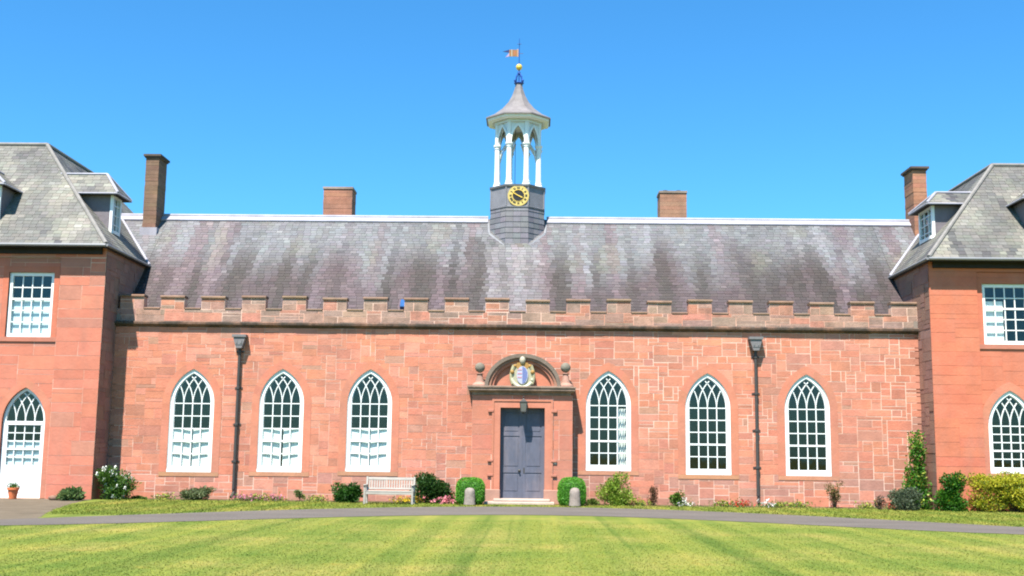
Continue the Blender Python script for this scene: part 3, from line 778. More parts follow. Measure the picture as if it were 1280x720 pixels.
mb.cbox(xs0, xs1, -1.35, .28, 0.0, .10, .02); mb.cbox(DX-DOOR_HW-.2, DX+DOOR_HW+.2, -1.0, .27, .10, .19, .02); mb.build('door_step', [STEP], case)
# the two leaves
dr = empty('door', (0, 0, 0), parent=hall); YD = -PR+.3
for s in (-1, 1):
    m = MB(); x0, x1 = (DX-DOOR_HW+.002, DX-.004) if s < 0 else (DX+.004, DX+DOOR_HW-.002)
    zb, ztp = .195, ZDOOR-.002; m.box(x0, x1, YD+.02, YD+.07, zb, ztp)
    st = .1
    m.box(x0, x0+st, YD, YD+.02, zb, ztp); m.box(x1-st, x1, YD, YD+.02, zb, ztp)
    for (a, b) in ((zb, zb+.2), (zb+.88, zb+1.06), (ztp-.98, ztp-.86), (ztp-.12, ztp)): m.box(x0+st, x1-st, YD, YD+.02, a, b)
    for (a, b) in ((zb+.2, zb+.88), (zb+1.06, ztp-.98), (ztp-.86, ztp-.12)): m.cbox(x0+st+.05, x1-st-.05, YD+.008, YD+.022, a+.05, b-.05, .007)
    lf = m.build('leaf', [DOORBLUE], dr)
mb = MB(); mb.box(DX-.012, DX+.012, YD-.012, YD, .2, ZDOOR-.01); mb.build('cover_strip', [DOORBLUE], dr)
mb = MB(); mb.lathe([(.001, 0), (.05, .01), (.05, .03), (.02, .05), (.035, .09), (.001, .11)], (0, 0, 0), 12); o = mb.build('handle', [IRON], dr, (DX-.1, YD, 1.15)); o.rotation_euler = (R(90), 0, 0)
mb = MB(); mb.box(DX+.04, DX+.09, YD-.008, YD, 1.05, 1.25); mb.build('lock_plate', [IRON], dr)
mb = MB(); p = at(694, 578, -PR); mb.box(p.x-.05, p.x+.05, -PR-.03, -PR-.004, p.z-.07, p.z+.07); o = mb.build('doorbell', [pmat('bell_plate', (.6, .45, .35), .5)], case)

# lantern hanging under the cornice
c = at(654.5, 491, -PR-.14); lan = empty('hanging_lantern', (c.x, -PR-.14, 0), 'black square lantern hanging from the cornice above the blue door', 'lantern'); zt = zc0+.0
mb = MB(); mb.tube([(0, 0, zt+.01), (0, 0, zt-.12)], .012, 6); mb.lathe([(.02, zt-.05), (.04, zt-.07), (.02, zt-.09)], seg=8); mb.build('hanging_rod', [IRON], lan)
mb = MB(); zt -= .12
mb.lathe([(.02, zt), (.05, zt-.03), (.19, zt-.11), (.19, zt-.13)], seg=4, ph=.5); mb.lathe([(.12, zt-.50), (.14, zt-.47), (.14, zt-.45)], seg=4, ph=.5); mb.sphere((0, 0, zt-.51), .03, 8, 6)
for k in range(4):
    a = 2*PI*(k+.5)/4; mb.tube([(.175*math.cos(a), .175*math.sin(a), zt-.12), (.13*math.cos(a), .13*math.sin(a), zt-.46)], .014, 6)
mb.build('lantern_cage', [IRON], lan)
mb = MB(); mb.lathe([(.12, zt-.455), (.165, zt-.125)], seg=4, ph=.5, caps=False); mb.build('lantern_glass', [pmat('smoked_lantern_glass', (.12, .12, .11), .2, .1, spec=.5)], lan)

# ------------------------------------------------------------------ clock turret
YT = 5.2; tur = empty('clock_turret', (TX, YT, 0), 'octagonal clock turret with white columns and lead spire on the middle of the slate ridge', 'turret')
def octo(ap): return ap/math.cos(PI/8)
zpt = at(647, 231, YT-1.0).z; zmid = at(647, 259, YT-1.0).z
mb = MB(); rt = random.Random(2); ap = 1.08
z = 9.4; k = 0
while z < zmid-.01:
    h = min(.225, zmid-z); 
    a0 = ap+.05*max(0, (zmid-z)/2.0); r0 = octo(a0+.018); r1 = octo(a0-.004)
    for i in range(8):
        A0, A1 = 2*PI*(i+.5)/8, 2*PI*(i+1.5)/8; nsl = 3
        for q in range(nsl):
            f0, f1 = q/nsl+.003, (q+1)/nsl-.003
            P0, P1 = Vector((math.cos(A0), math.sin(A0), 0)), Vector((math.cos(A1), math.sin(A1), 0))
            lo0, lo1 = P0.lerp(P1, f0)*r0, P0.lerp(P1, f1)*r0; hi0, hi1 = P0.lerp(P1, f0)*r1, P0.lerp(P1, f1)*r1
            c_ = jit((.16, .152, .165), rt, .16, .05)
            zz = Vector((0, 0, z)); zh = Vector((0, 0, z+h+.01))
            mb.poly([lo0+zz, lo1+zz, hi1+zh, hi0+zh], c_)
            mb.poly([lo0+zz, lo1+zz, lo1*.96+zz, lo0*.96+zz], (.1, .1, .1))
    z += h; k += 1
mb.lathe([(octo(ap-.02), 9.3), (octo(ap-.02), zmid)], seg=8, ph=.5, col=(.1, .1, .1))
mb.build('slate_base', [SLATE], tur)
mb = MB(); mb.lathe([(octo(ap+.03), zmid-.02), (octo(ap+.04), zmid+.03), (octo(ap), zmid+.05), (octo(ap), zpt-.1), (octo(ap+.05), zpt-.07), (octo(ap+.07), zpt), (octo(ap-.1), zpt+.03)], seg=8, ph=.5)
for i in range(8):
    A0 = 2*PI*(i+.5)/8; mb.tube([(octo(ap)*math.cos(A0), octo(ap)*math.sin(A0), zmid+.05), (octo(ap)*math.cos(A0), octo(ap)*math.sin(A0), zpt-.08)], .035, 8)
mb.build('lead_drum', [pmat('grey_lead_drum', (.19, .185, .2), .6, .2, 3, .1, 10)], tur)
# lower skirt flashing down the main slope
for s in (-1, 1):
    mb = MB()
    pts = [(s*.5, -ap-.1, 9.95), (s*1.13, -.62, 10.55), (s*1.2, .05, 11.18)]
    for a, b in zip(pts[:-1], pts[1:]): mb.tube([a, b], .07, 6)
    mb.build('flashing', [LEAD], tur)
zc_ = at(647, 152, YT-.85).z; zcap = at(647, 180, YT-.85).z; RC = octo(.85)
for i in range(8):
    a = 2*PI*(i+.5)/8; x, y = RC*math.cos(a), RC*math.sin(a); m = MB(); z0 = zpt+.02
    m.lathe([(.17, z0), (.17, z0+.07), (.135, z0+.11), (.15, z0+.16), (.115, z0+.2), (.105, (z0+zcap)/2), (.1, zcap-.12), (.125, zcap-.1), (.115, zcap-.06), (.16, zcap), (.16, zcap+.05), (.1, zcap+.08), (.1, zc_)], seg=12)
    m.build('column', [WHITE], tur, (x, y, 0), smooth=False)
# pointed arches between the columns, with moulded ribs
mb = MB()
for i in range(8):
    a0, a1 = 2*PI*(i+.5)/8, 2*PI*(i+1.5)/8; P0 = Vector((RC*math.cos(a0), RC*math.sin(a0), 0)); P1 = Vector((RC*math.cos(a1), RC*math.sin(a1), 0))
    ln = (P1-P0).length; ax_ = (P1-P0)/ln; nn = Vector((ax_.y, -ax_.x, 0)); hw = ln/2-.09; zs = zcap+.08; h = (zc_-zs)*.80
    ow = Opening(0, zs-.3, hw, zs, h); mid = (P0+P1)/2
    tf = Matrix(((ax_.x, nn.x, 0, mid.x), (ax_.y, nn.y, 0, mid.y), (0, 0, 1, 0), (0, 0, 0, 1)))
    O1 = ow.outline(0, 8)[1:-1]; O2 = ow.outline(.09, 8)[1:-1]
    n = len(O1)
    for yy in (-.035, .035):
        for p, q in zip(O1[:-1], O1[1:]): mb.poly([tf @ Vector(v) for v in ((p[0], yy, p[1]), (q[0], yy, q[1]), (q[0], yy, zc_), (p[0], yy, zc_))])
    for p, q in zip(O1[:-1], O1[1:]): mb.poly([tf @ Vector(v) for v in ((p[0], -.035, p[1]), (q[0], -.035, q[1]), (q[0], .035, q[1]), (p[0], .035, p[1]))])
    t2 = MB(); t2.ring(O1, O2, -.075, .075)
    mb.mesh([tf @ Vector(v) for v in t2.v], t2.f)
mb.lathe([(octo(.97), zc_-.02), (octo(.97), zc_+.12), (octo(.9), zc_+.13)], seg=8, ph=.5)
mb.build('arcade', [WHITE], tur)
mb = MB()
for i in range(8):                            # scrolled iron-like brackets inside the arches
    a = 2*PI*(i+.5)/8; d = Vector((math.cos(a), math.sin(a), 0)); tvec = Vector((-d.y, d.x, 0))
    mb.tube([d*(RC-.1)+Vector((0, 0, zcap-.5)), d*(RC-.16)+Vector((0, 0, zcap-.2)), d*(RC-.34)+Vector((0, 0, zcap+.08)), d*(RC-.6)+Vector((0, 0, zcap+.3))], [.03, .045, .05, .04], 6)
mb.build('bracket', [WHITE], tur)
zev = at(647, 141, YT-1.28).z; ztopsp = at(645, 105, YT).z; RE = 1.30
mb = MB(); mb.lathe([(octo(.9), zc_+.11), (octo(RE-.22), zev-.17), (octo(RE-.06), zev-.12), (octo(RE-.03), zev-.03), (octo(RE), zev)], seg=8, ph=.5); mb.build('eaves_cornice', [WHITE], tur)
H = ztopsp-zev; mb = MB()
mb.lathe([(octo(RE+.03), zev-.035), (octo(RE+.03), zev+.02), (octo(.98), zev+.13*H), (octo(.66), zev+.30*H), (octo(.43), zev+.48*H), (octo(.28), zev+.66*H), (octo(.18), zev+.84*H), (octo(.13), zev+H)], seg=8, ph=.5, col=(1, 1, 1))
mb.build('spire', [pmat('spire_lead', (.19, .17, .168), .7, .25, 2.5, .15, 14, tint=(.13, .11, .105), tscale=1.5, tamt=.5)], tur)
mb = MB(); z0 = ztopsp
mb.lathe([(.17, z0-.02), (.2, z0+.03), (.17, z0+.06)], seg=12)
for k in range(4):
    a = 2*PI*(k+.5)/4; d = Vector((math.cos(a), math.sin(a), 0))
    mb.tube([d*.24+Vector((0, 0, z0+.05)), d*.17+Vector((0, 0, z0+.16)), d*.15+Vector((0, 0, z0+.3)), d*.05+Vector((0, 0, z0+.46))], [.035, .03, .035, .03], 6)
    mb.sphere(d*.23+Vector((0, 0, z0+.1)), .05, 8, 6)
mb.sphere((0, 0, z0+.48), .07, 10, 6)
mb.build('finial_scroll', [BLUEIRON], tur)
zball = at(645, 84, YT).z; ztip = at(645, 48, YT).z; zv = at(645, 66, YT).z
mb = MB(); mb.tube([(0, 0, z0), (0, 0, ztip)], [.03, .012], 8); mb.build('finial_rod', [BLUEIRON], tur)
mb = MB(); mb.sphere((0, 0, zball), .135, 18, 12); mb.build('gold_ball', [GOLD], tur, smooth=True)
mb = MB(); xv = at(628.5, 66, YT).x-TX
fl = [(xv*.93*t_, zv+.0) for t_ in (0, 1)]
mb.box(-.42, -.03, -.012, .012, zv-.16, zv+.13, (.26, .13, .045)); mb.box(-.09, -.045, -.015, .015, zv-.18, zv+.16, (.4, .24, .18)); mb.box(-.33, -.30, -.015, .015, zv-.165, zv+.14, (.42, .36, .3))
mb.box(-.24, -.14, -.014, .014, zv-.1, zv+.08, (.35, .12, .05))
mb.prism([(-.42, zv+.13), (-.42, zv-.0), (xv+.0, zv+.05)], -.01, .01, (.02, .03, .12)); mb.prism([(-.42, zv-.002), (-.42, zv-.16), (xv+.12, zv-.2)], -.011, .009, (.35, .25, .4))
mb.box(-.02, .16, -.008, .008, zv-.04, zv-.02, (.1, .1, .2))
mb.build('weather_vane', [VANE], tur)
zcr = at(645, 55, YT).z; mb = MB(); mb.tube([(-.09, 0, zcr), (.09, 0, zcr)], .014, 6); mb.tube([(0, -.09, zcr), (0, .09, zcr)], .014, 6); mb.build('finial_cross', [BLUEIRON], tur)
mb = MB(); mb.tube([(-.12, 0, zpt), (-.12, 0, zc_+.1)], .012, 6); mb.build('bell_rope', [IRON], tur)
# clock
ck = at(648, 244.5, YT-ap-.03); clk = empty('clock', (ck.x-TX, -ap-.005, ck.z), parent=tur); RD = .415
def disc(r, n=40): return [(r*math.cos(2*PI*i/n), r*math.sin(2*PI*i/n)) for i in range(n)]
mb = MB(); mb.prism(disc(RD), -.03, 0.0); mb.build('clock_dial', [BLACK], clk)
mb = MB(); mb.ring(disc(RD*.6), disc(RD+.012), -.036, -.0, closed=True); mb2 = MB(); mb2.ring(disc(RD*.56), disc(RD*.595), -.045, -.029, closed=True); mb2.build('chapter_ring', [GOLD], clk)
for k in range(60):
    a = 2*PI*k/60; tf = Matrix.Rotation(a, 4, 'Y'); mb.box(-.006, .006, -.040, -.035, RD-.03, RD-.005, tf=tf)
mb.build('clock_rim', [pmat('pale_gilding', (.56, .42, .13), .5, .12, 20)], clk)
NUM = ['XII', 'I', 'II', 'III', 'IV', 'V', 'VI', 'VII', 'VIII', 'IX', 'X', 'XI']
for k, s in enumerate(NUM):                   # Roman numerals built of strokes, feet to the centre
    m = MB()
    wd = {'I': .036, 'V': .055, 'X': .055}; tot = sum(wd[q] for q in s); x = -tot/2; rb, rtp = RD*.66, RD*.86; tf = Matrix.Rotation(2*PI*k/12, 4, 'Y')
    for q in s:
        w_ = wd[q]; cx = x+w_/2; x += w_
        def stroke(xa, za, xb, zb, t_=.013): m.prism([(xa-t_, za), (xa+t_, za), (xb+t_, zb), (xb-t_, zb)], -.043, -.034, tf=tf)
        if q == 'I': stroke(cx, rb, cx, rtp)
        elif q == 'V': stroke(cx-.017, rtp, cx, rb); stroke(cx+.017, rtp, cx, rb, .009)
        else: stroke(cx-.019, rtp, cx+.019, rb); stroke(cx+.019, rtp, cx-.019, rb, .006)
    m.build('clock_numeral', [BLACK], clk)
for nm, ang, ln, w_ in (('minute_hand', 300, RD*.7, .022), ('hour_hand', 116, RD*.5, .026)):
    m = MB(); tf = Matrix.Rotation(R(ang), 4, 'Y'); m.prism([(-w_*.6, -.08), (w_*.6, -.08), (w_, ln*.7), (0, ln), (-w_, ln*.7)], -.056 if nm[0] == 'm' else -.05, -.045, tf=tf); m.build(nm, [GOLD], clk)

# ------------------------------------------------------------------ the two wings
def wing_slate_factory(side):
    def f(u, v, r):
        n1 = noise.noise(Vector((u*.8, v*.5, 12+side))); n2 = noise.noise(Vector((u*2.2, v*.8, 5+side)))
        c = Vector((.105, .1, .09)).lerp(Vector((.19, .178, .145)), max(0, min(1, .42+1.5*n1)))
        if n2 > .2: c = c.lerp(Vector((.07, .066, .064)), min(1, (n2-.2)*2.5))
        if r.random() < .06: c = c*1.3
        return jit(tuple(c), r, .14, .04)
    return f
def wing(side, label):
    """side -1 left, +1 right; built in absolute x"""
    W = empty('wing_building', (0, 0, 0), label, 'building')
    xi = XA if side < 0 else XB                     # inner corner
    YF, YB = -1.3, 12.0; xo = xi + side*11.0
    ze = 8.85 if side < 0 else 8.62
    rng = random.Random(31+side)
    if side < 0:
        pr = at(37, 420, YF); ox = at(36.5, 380, YF).x; rect = Opening(ox, at(37, 421, YF).z, .81, ztop=at(37, 340, YF).z)
        ax_ = at(26, 560, YF).x; za = at(27, 484, YF).z; archo = Opening(ax_, .02, .76, za-1.2, 1.2)
        sxp = at(68, 450, YF).x
    else:
        ox = at(1259, 392, YF).x; rect = Opening(ox, at(1259, 430.5, YF).z, .81, ztop=at(1259, 354.5, YF).z)
        ax_ = at(1266.5, 560, YF).x; za = at(1266, 488, YF).z; archo = Opening(ax_, at(1266, 592, YF).z, .78, za-1.22, 1.22)
        sxp = at(1225.5, 450, YF).x
    lo, hi = (xo, xi) if side < 0 else (xi, xo)
    RC_ = .06                                       # the window bay is set back a little from the corner strip
    bays = (lo, sxp) if side < 0 else (sxp, hi)
    m = MB()
    WC = (.46, .14, .085) if side > 0 else (1, 1, 1)
    slab_wall(m, bays[0], bays[1], 0, ze-.42, YF+RC_, .3, [rect, archo], WC, mat=1, rmat=0)
    slab_wall(m, *( (sxp, hi) if side < 0 else (lo, sxp)), 0, ze-.42, YF, .36, [], WC, mat=1)
    slab_wall(m, lo, hi, ze-.42, ze+.05, YF-.002, .36, [], WC, mat=1)
    def wing_stone(x, z, r):
        b = (.5, .15, .085) if side > 0 else ((.49, .165, .105) if r.random() < .75 else (.42, .175, .12))
        return jit(b, r, .05 if side > 0 else .09, .03)
    kw = dict(uw=.26, uh=.165, ws=(3, 6), hs=((1, .1), (2, .6), (3, .3)))
    g = .004 if side > 0 else .006
    lay_stones(m, ashlar_rects(bays[0], bays[1], 0, ze-.43, rng, **kw), YF+RC_, [rect, archo], wing_stone, rng, gap=g, mat=0)
    cs = (sxp, hi) if side < 0 else (lo, sxp)
    lay_stones(m, ashlar_rects(cs[0], cs[1], 0, ze-.43, rng, **kw), YF, [], wing_stone, rng, gap=g, mat=0)
    lay_stones(m, ashlar_rects(lo, hi, ze-.41, ze+.05, rng, **kw), YF-.002, [], wing_stone, rng, gap=g, mat=0)
    # side walls and back
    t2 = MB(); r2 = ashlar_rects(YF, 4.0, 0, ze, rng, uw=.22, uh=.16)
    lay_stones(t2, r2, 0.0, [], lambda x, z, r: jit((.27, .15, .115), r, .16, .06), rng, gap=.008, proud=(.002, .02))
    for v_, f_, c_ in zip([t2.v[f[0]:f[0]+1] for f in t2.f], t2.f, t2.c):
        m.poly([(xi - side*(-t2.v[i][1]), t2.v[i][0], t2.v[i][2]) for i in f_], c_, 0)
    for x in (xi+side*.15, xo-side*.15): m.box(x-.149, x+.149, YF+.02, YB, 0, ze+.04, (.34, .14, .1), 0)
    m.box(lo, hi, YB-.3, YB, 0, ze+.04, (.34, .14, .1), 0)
    m.build('wall', [RENDERED, MORTAR if side < 0 else RENDERED], W)
    m = MB(); m.box(lo+.2, hi-.2, YF+.35, YB-.2, 0, .03); m.box(lo+.2, hi-.2, YF+.45, YB-.2, 4.75, 4.9); m.build('floor', [FLOORM], W)
    # windows
    if side > 0: arch_window(archo, YF+RC_, W, 'clear', rngw=random.Random(3))
    else:
        root = arch_door(archo, YF+RC_, W)
    rect_window(rect, YF+RC_, W, 'blind' if side < 0 else 'shutters')
    # roof: truncated hip
    ex = xi - side*.11; ey = YF-.42; run, rise = (4.19, 4.69) if side < 0 else (3.92, 4.28); zt = ze+rise
    byb = YB+.4; exo = xo + side*.4
    sl = math.hypot(run, rise); cf = wing_slate_factory(side)
    m = MB(); rr = random.Random(61+side)
    wx = abs(exo-ex)
    # front slope (u to +x, v up-slope)
    x0 = min(ex, exo); slate_roof(m, (x0, ey, ze), (1, 0, 0), (0, run, rise), [(0, 0), (wx, 0), (wx-run, sl), (run, sl)], cf, rr, wid=.27, exp=.19)
    dy = byb-ey
    if side < 0: slate_roof(m, (ex, ey, ze), (0, 1, 0), (-run, 0, rise), [(0, 0), (dy, 0), (dy-run, sl), (run, sl)], cf, rr, wid=.27, exp=.19)
    else: slate_roof(m, (ex, byb, ze), (0, -1, 0), (run, 0, rise), [(0, 0), (dy, 0), (dy-run, sl), (run, sl)], cf, rr, wid=.27, exp=.19)
    # outer and back slopes, flat top
    sgn = -side
    m.poly([(exo, ey, ze), (exo, byb, ze), (exo-side*run, byb-run, zt), (exo-side*run, ey+run, zt)], (.2, .19, .17))
    m.poly([(ex, byb, ze), (exo, byb, ze), (exo-side*run, byb-run, zt), (ex+side*run, byb-run, zt)], (.2, .19, .17))
    m.poly([(ex+side*run, ey+run, zt), (exo-side*run, ey+run, zt), (exo-side*run, byb-run, zt), (ex+side*run, byb-run, zt)], (.4, .4, .42))
    rf = m.build('roof', [SLATE], W)
    m = MB()                                        # hip rolls and top edging
    m.tube([(ex, ey, ze+.03), (ex+side*run, ey+run, zt+.03)], .075, 8); m.tube([(exo, ey, ze+.03), (exo-side*run, ey+run, zt+.03)], .075, 8)
    m.tube([(ex+side*run, ey+run, zt+.04), (exo-side*run, ey+run, zt+.04)], .08, 8); m.tube([(ex+side*run, ey+run, zt+.04), (ex+side*run, byb-run, zt+.04)], .08, 8)
    m.build('hip_roll', [pmat('weathered_lead_roll', (.2, .185, .17), .8, .3, 3)], rf)
    m = MB()                                        # eaves: soffit, boards and gutter
    m.box(min(ex, exo)+.02, max(ex, exo)-.02, ey+.02, byb-.02, ze-.07, ze-.03)
    m.box(min(ex, exo), max(ex, exo), ey-.0, ey+.03, ze-.13, ze+.0); m.box(min(ex, ex+side*.03), max(ex, ex+side*.03), ey+.03, byb, ze-.13, ze)
    m.box(min(ex, exo)+.25, max(ex, exo)-.25, YF-.12, YF-.01, ze-.3, ze-.07)
    m.build('eaves', [FASCIA], rf)
    m = MB(); m.tube([(ex-side*.02, ey-.06, ze-.04), (exo, ey-.06, ze-.04)], .055, 8); m.tube([(ex-side*.06, ey-.06, ze-.04), (ex-side*.06, 2.9, ze-.04)], .05, 8); m.build('gutter', [LEAD], rf)
    # valley lead where the inner slope meets the hall roof
    tx = (ZR-ze)/(rise/run); m = MB(); m.tube([(ex, YE+(ze-ZE)+.0, ze+.03), (ex+side*tx, YR, ZR+.03)], .06, 8)
    m.build('valley_flashing', [PALELEAD], rf)
    # inner dormer, its window looking across the courtyard roof
    if side < 0: dormer(W, 'x', side, ex-.81, .74, 1.6, ze+.81*rise/run-.03, 11.18, rise/run, ex, ze, cf, 12.05, .42, .3)
    else: dormer(W, 'x', side, ex+1.12, .9, 2.35, ze+1.12*rise/run-.03, 11.06, rise/run, ex, ze, cf, 11.68, .4, .3)
    # front dormer, mostly out of frame
    dxc = (at(-2, 268, -.9).x-.9) if side < 0 else (at(1286, 268, -.9).x+.9)
    dormer(W, 'y', side, ey+.86, dxc-.9, dxc+.9, ze+.86*rise/run-.03, ze+2.3, rise/run, ey, ze, cf)
    return W
def dormer(W, mode, side, f, a, b, z0, z1, slope, e0, ze, cf, rz=None, hd=None, ov=.24):
    """mode 'x': face at x=f looking inward, spanning a..b in y; mode 'y': face at y=f looking at the lawn, spanning a..b in x"""
    root = empty('dormer', (0, 0, 0), parent=W)
    if mode == 'x': P = lambda d, s, z: (f + side*d, s, z)      # d = depth behind the face, s = along the face
    else: P = lambda d, s, z: (s, f + d, z)
    dep = lambda z: (z-ze)/slope - abs(f-e0)                    # depth at which height z meets the main slope
    m = MB()
    for s, e in ((a, .03), (b, -.03)):
        m = MB(); q0 = [P(0, s, z0), P(0, s, z1), P(dep(z1)+.05, s, z1), P(dep(z0), s, z0)]; q1 = [P(0, s+e, z0), P(0, s+e, z1), P(dep(z1)+.05, s+e, z1), P(dep(z0), s+e, z0)]
        m.mesh(q0+q1, [(0, 1, 2, 3), (7, 6, 5, 4), (0, 4, 5, 1), (1, 5, 6, 2), (2, 6, 7, 3), (3, 7, 4, 0)], (.16, .14, .15)); m.build('dormer_cheek', [SLATE], root)
    m = MB(); t_ = .09; fw = .1
    def bx(s0, s1, zz0, zz1, d0=-.04, d1=.06, mb_=m):
        c = [P(d, s, z) for z in (zz0, zz1) for s in (s0, s1) for d in (d0, d1)]
        mb_.mesh(c, [(0, 2, 3, 1), (4, 5, 7, 6), (0, 1, 5, 4), (2, 6, 7, 3), (0, 4, 6, 2), (1, 3, 7, 5)])
    bx(a-.02, a+fw, z0, z1); bx(b-fw, b+.02, z0, z1); bx(a+fw, b-fw, z1-fw, z1); bx(a+fw, b-fw, z0, z0+.12, -.08)
    n = 3
    for k in range(1, n): s = a+(b-a)*k/n; bx(s-.02, s+.02, z0+.12, z1-fw, -.01, .04)
    for k in range(1, 4): z = z0+(z1-z0)*k/4; bx(a+fw, b-fw, z-.015, z+.015, -.008, .038)
    m.build('frame', [WHITE], root)
    m = MB(); m.poly([P(.03, a+fw, z0+.1), P(.03, b-fw, z0+.1), P(.03, b-fw, z1-fw), P(.03, a+fw, z1-fw)]); m.build('pane', [GLASS], root)
    m = MB(); m.poly([P(.3, a, z0+.2), P(.3, b, z0+.2), P(.3, b, z1), P(.3, a, z1)]); m.build('blind', [BLINDCYAN], root)
    # hipped roof with overhang
    mid = (a+b)/2; rz = rz or z1+.72*((b-a)/2+ov)*1.05; hd = hd or (b-a)/2*.9
    E = [P(-ov, a-ov, z1), P(-ov, b+ov, z1)]; B_ = [P(dep(z1)+.15, a-ov, z1), P(dep(z1)+.15, b+ov, z1)]
    T0 = P(hd, mid, rz); T1 = P(dep(rz)+.15, mid, rz)
    m = MB()
    def sl_face(p, q, r_, s_):                                   # eave p->q, top r_ (above q) , s_ (above p)
        p, q = Vector(p), Vector(q); U = (q-p).normalized(); up = Vector(r_)-p; V = (up - U*up.dot(U)).normalized()
        if U.cross(V).z < 0: p, q = q, p; U = -U
        poly = [((Vector(t_)-p).dot(U), (Vector(t_)-p).dot(V)) for t_ in ((p, q, s_, r_) if s_ is not None else (p, q, r_))]
        c = sum(x for x, y in poly)/len(poly), sum(y for x, y in poly)/len(poly)
        poly.sort(key=lambda t_: math.atan2(t_[1]-c[1], t_[0]-c[0]))
        slate_roof(m, p, U, V, poly, cf, random.Random(4), exp=.2, wid=.3)
    sl_face(E[0], E[1], T0, None); sl_face(E[0], B_[0], T1, T0); sl_face(E[1], B_[1], T1, T0)
    m.build('dormer_roof', [SLATE], root)
    m = MB(); d_ = Vector((0, 0, .03))
    for p in E: m.tube([Vector(p)+d_, Vector(T0)+d_], .05, 6)
    m.tube([Vector(T0)+d_, Vector(T1)+d_], .05, 6)
    for p, q in zip(E, B_): m.tube([Vector(p)-d_*.2, Vector(q)-d_*.2], .035, 6)
    m.tube([Vector(E[0])-d_*.2, Vector(E[1])-d_*.2], .035, 6)
    m.build('flashing', [PALELEAD], root)
    m = MB(); m.poly([Vector(p)-d_*.6 for p in (E[0], E[1], B_[1], B_[0])]); m.build('soffit', [FASCIA], root)
def rect_window(o, y, W, style):
    root = empty('window', (o.cx, y, o.z0), parent=W); hw = o.hw; h = o.ztop-o.z0; rr = random.Random(9)
    m = MB(); L = Opening(0, 0, hw, ztop=h)
    A = [(-hw, 0), (-hw, h), (hw, h), (hw, 0)]; B = [(-hw-.2, 0), (-hw-.2, h+.22), (hw+.2, h+.22), (hw+.2, 0)]
    m.ring(A, B, -.014, .05, (.47, .14, .08)); m.prism([(-hw-.25, -.16), (hw+.25, -.16), (hw+.25, -.001), (-hw-.25, -.001)], -.05, .1, (.4, .15, .1)); m.build('surround', [RENDERED], root)
    m = MB(); i0 = .07
    a = [(-hw+.003, .003), (-hw+.003, h-.003), (hw-.003, h-.003), (hw-.003, .003)]; b = [(-hw+.12, .13), (-hw+.12, h-.12), (hw-.12, h-.12), (hw-.12, .13)]
    m.ring(a, b, i0, i0+.1, closed=True); m.build('frame', [WHITE], root)
    m = MB(); x0, x1, z0, z1 = -hw+.12, hw-.12, .13, h-.12
    for k in range(1, 4): x = x0+(x1-x0)*k/4; m.box(x-.017, x+.017, i0+.03, i0+.07, z0, z1)
    for k in range(1, 5):
        z = z0+(z1-z0)*k/5; th = .032 if k == 3 else .016; m.box(x0, x1, i0+.028-(.015 if k == 3 else 0), i0+.073, z-th, z+th)
    m.build('glazing_bar', [WHITE], root)
    m = MB(); m.poly([(x0-.01, i0+.05, z0-.01), (x1+.01, i0+.05, z0-.01), (x1+.01, i0+.05, z1+.01), (x0-.01, i0+.05, z1+.01)]); m.build('pane', [GLASS], root)
    m = MB()
    if style == 'blind':
        m.poly([(-hw, .2, 0), (hw, .2, 0), (hw, .2, h*.60), (-hw, .2, h*.60)]); m.build('blind', [BLINDCYAN], root)
    else:
        m.box(-hw+.0, -.04, .2, .23, 0, h*.72); m.build('shutter', [BLIND], root)
def arch_door(o, y, W):
    root = empty('garden_door', (o.cx, y, o.z0), parent=W); hw = o.hw; zs = o.zs-o.z0; L = Opening(0, 0, hw, zs, o.h); i0 = .1; rr = random.Random(19)
    m = MB(); voussoirs(m, L, .27, -.014, .06, surround_col, rr); m.build('surround', [RENDERED], root)
    m = MB(); m.ring(L.outline(-.004), L.outline(-.1), i0, i0+.1); hi_ = hw-.1
    m.box(-hi_, hi_, i0+.02, i0+.09, 0.0, 1.03); m.box(-hi_, hi_, i0-.0, i0+.095, zs-.1, zs+.03); m.box(-hi_, -hi_+.08, i0+.015, i0+.088, 1.03, zs-.1); m.box(hi_-.08, hi_, i0+.015, i0+.088, 1.03, zs-.1); m.box(-hi_, hi_, i0+.01, i0+.092, 1.03, 1.12)
    m.cbox(-hi_+.1, hi_-.1, i0+.008, i0+.03, .18, .9, .008); m.build('frame', [WHITE], root)
    m = MB(); Rr = (hw**2+o.h**2)/(2*hw); IN = L; y0, y1 = i0+.04, i0+.075
    for i in (-1, 0, 1):
        x = i*hi_*.5; m.box(x-.016, x+.016, y0, y1, 1.12, zs-.1)
        for s in (-1, 1):
            pts = []
            for k in range(25):
                a = k/24*1.25; p = (x+s*(Rr-Rr*math.cos(a)), zs+.03+Rr*math.sin(a))
                if not IN.inside(p[0], p[1], -.1): break
                pts.append(p)
            if len(pts) > 1: bar_path(m, pts, .03, y0+.002*(s+i), y1+.002*(s+i))
    for k in range(1, 5):
        z = 1.12+(zs-.1-1.12)*k/5; m.box(-hi_+.08, hi_-.08, y0-.004-(.012 if k == 2 else 0), y1+.004, z-(.03 if k == 2 else .015), z+(.03 if k == 2 else .015))
    m.build('glazing_bar', [WHITE], root)
    m = MB(); m.poly([(x, i0+.06, z) for x, z in L.outline(-.09)][::-1]); m.build('pane', [GLASS], root)
    m = MB(); m.poly([(-hw, .21, 1.0), (hw, .21, 1.0), (hw, .21, 1.95), (-hw, .21, 1.95)]); m.build('blind', [BLINDCYAN], root)
    return root
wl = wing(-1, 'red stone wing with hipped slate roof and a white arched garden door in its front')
wr = wing(1, 'smooth red stone wing with hipped slate roof rising behind the yellow-green clipped hedge')
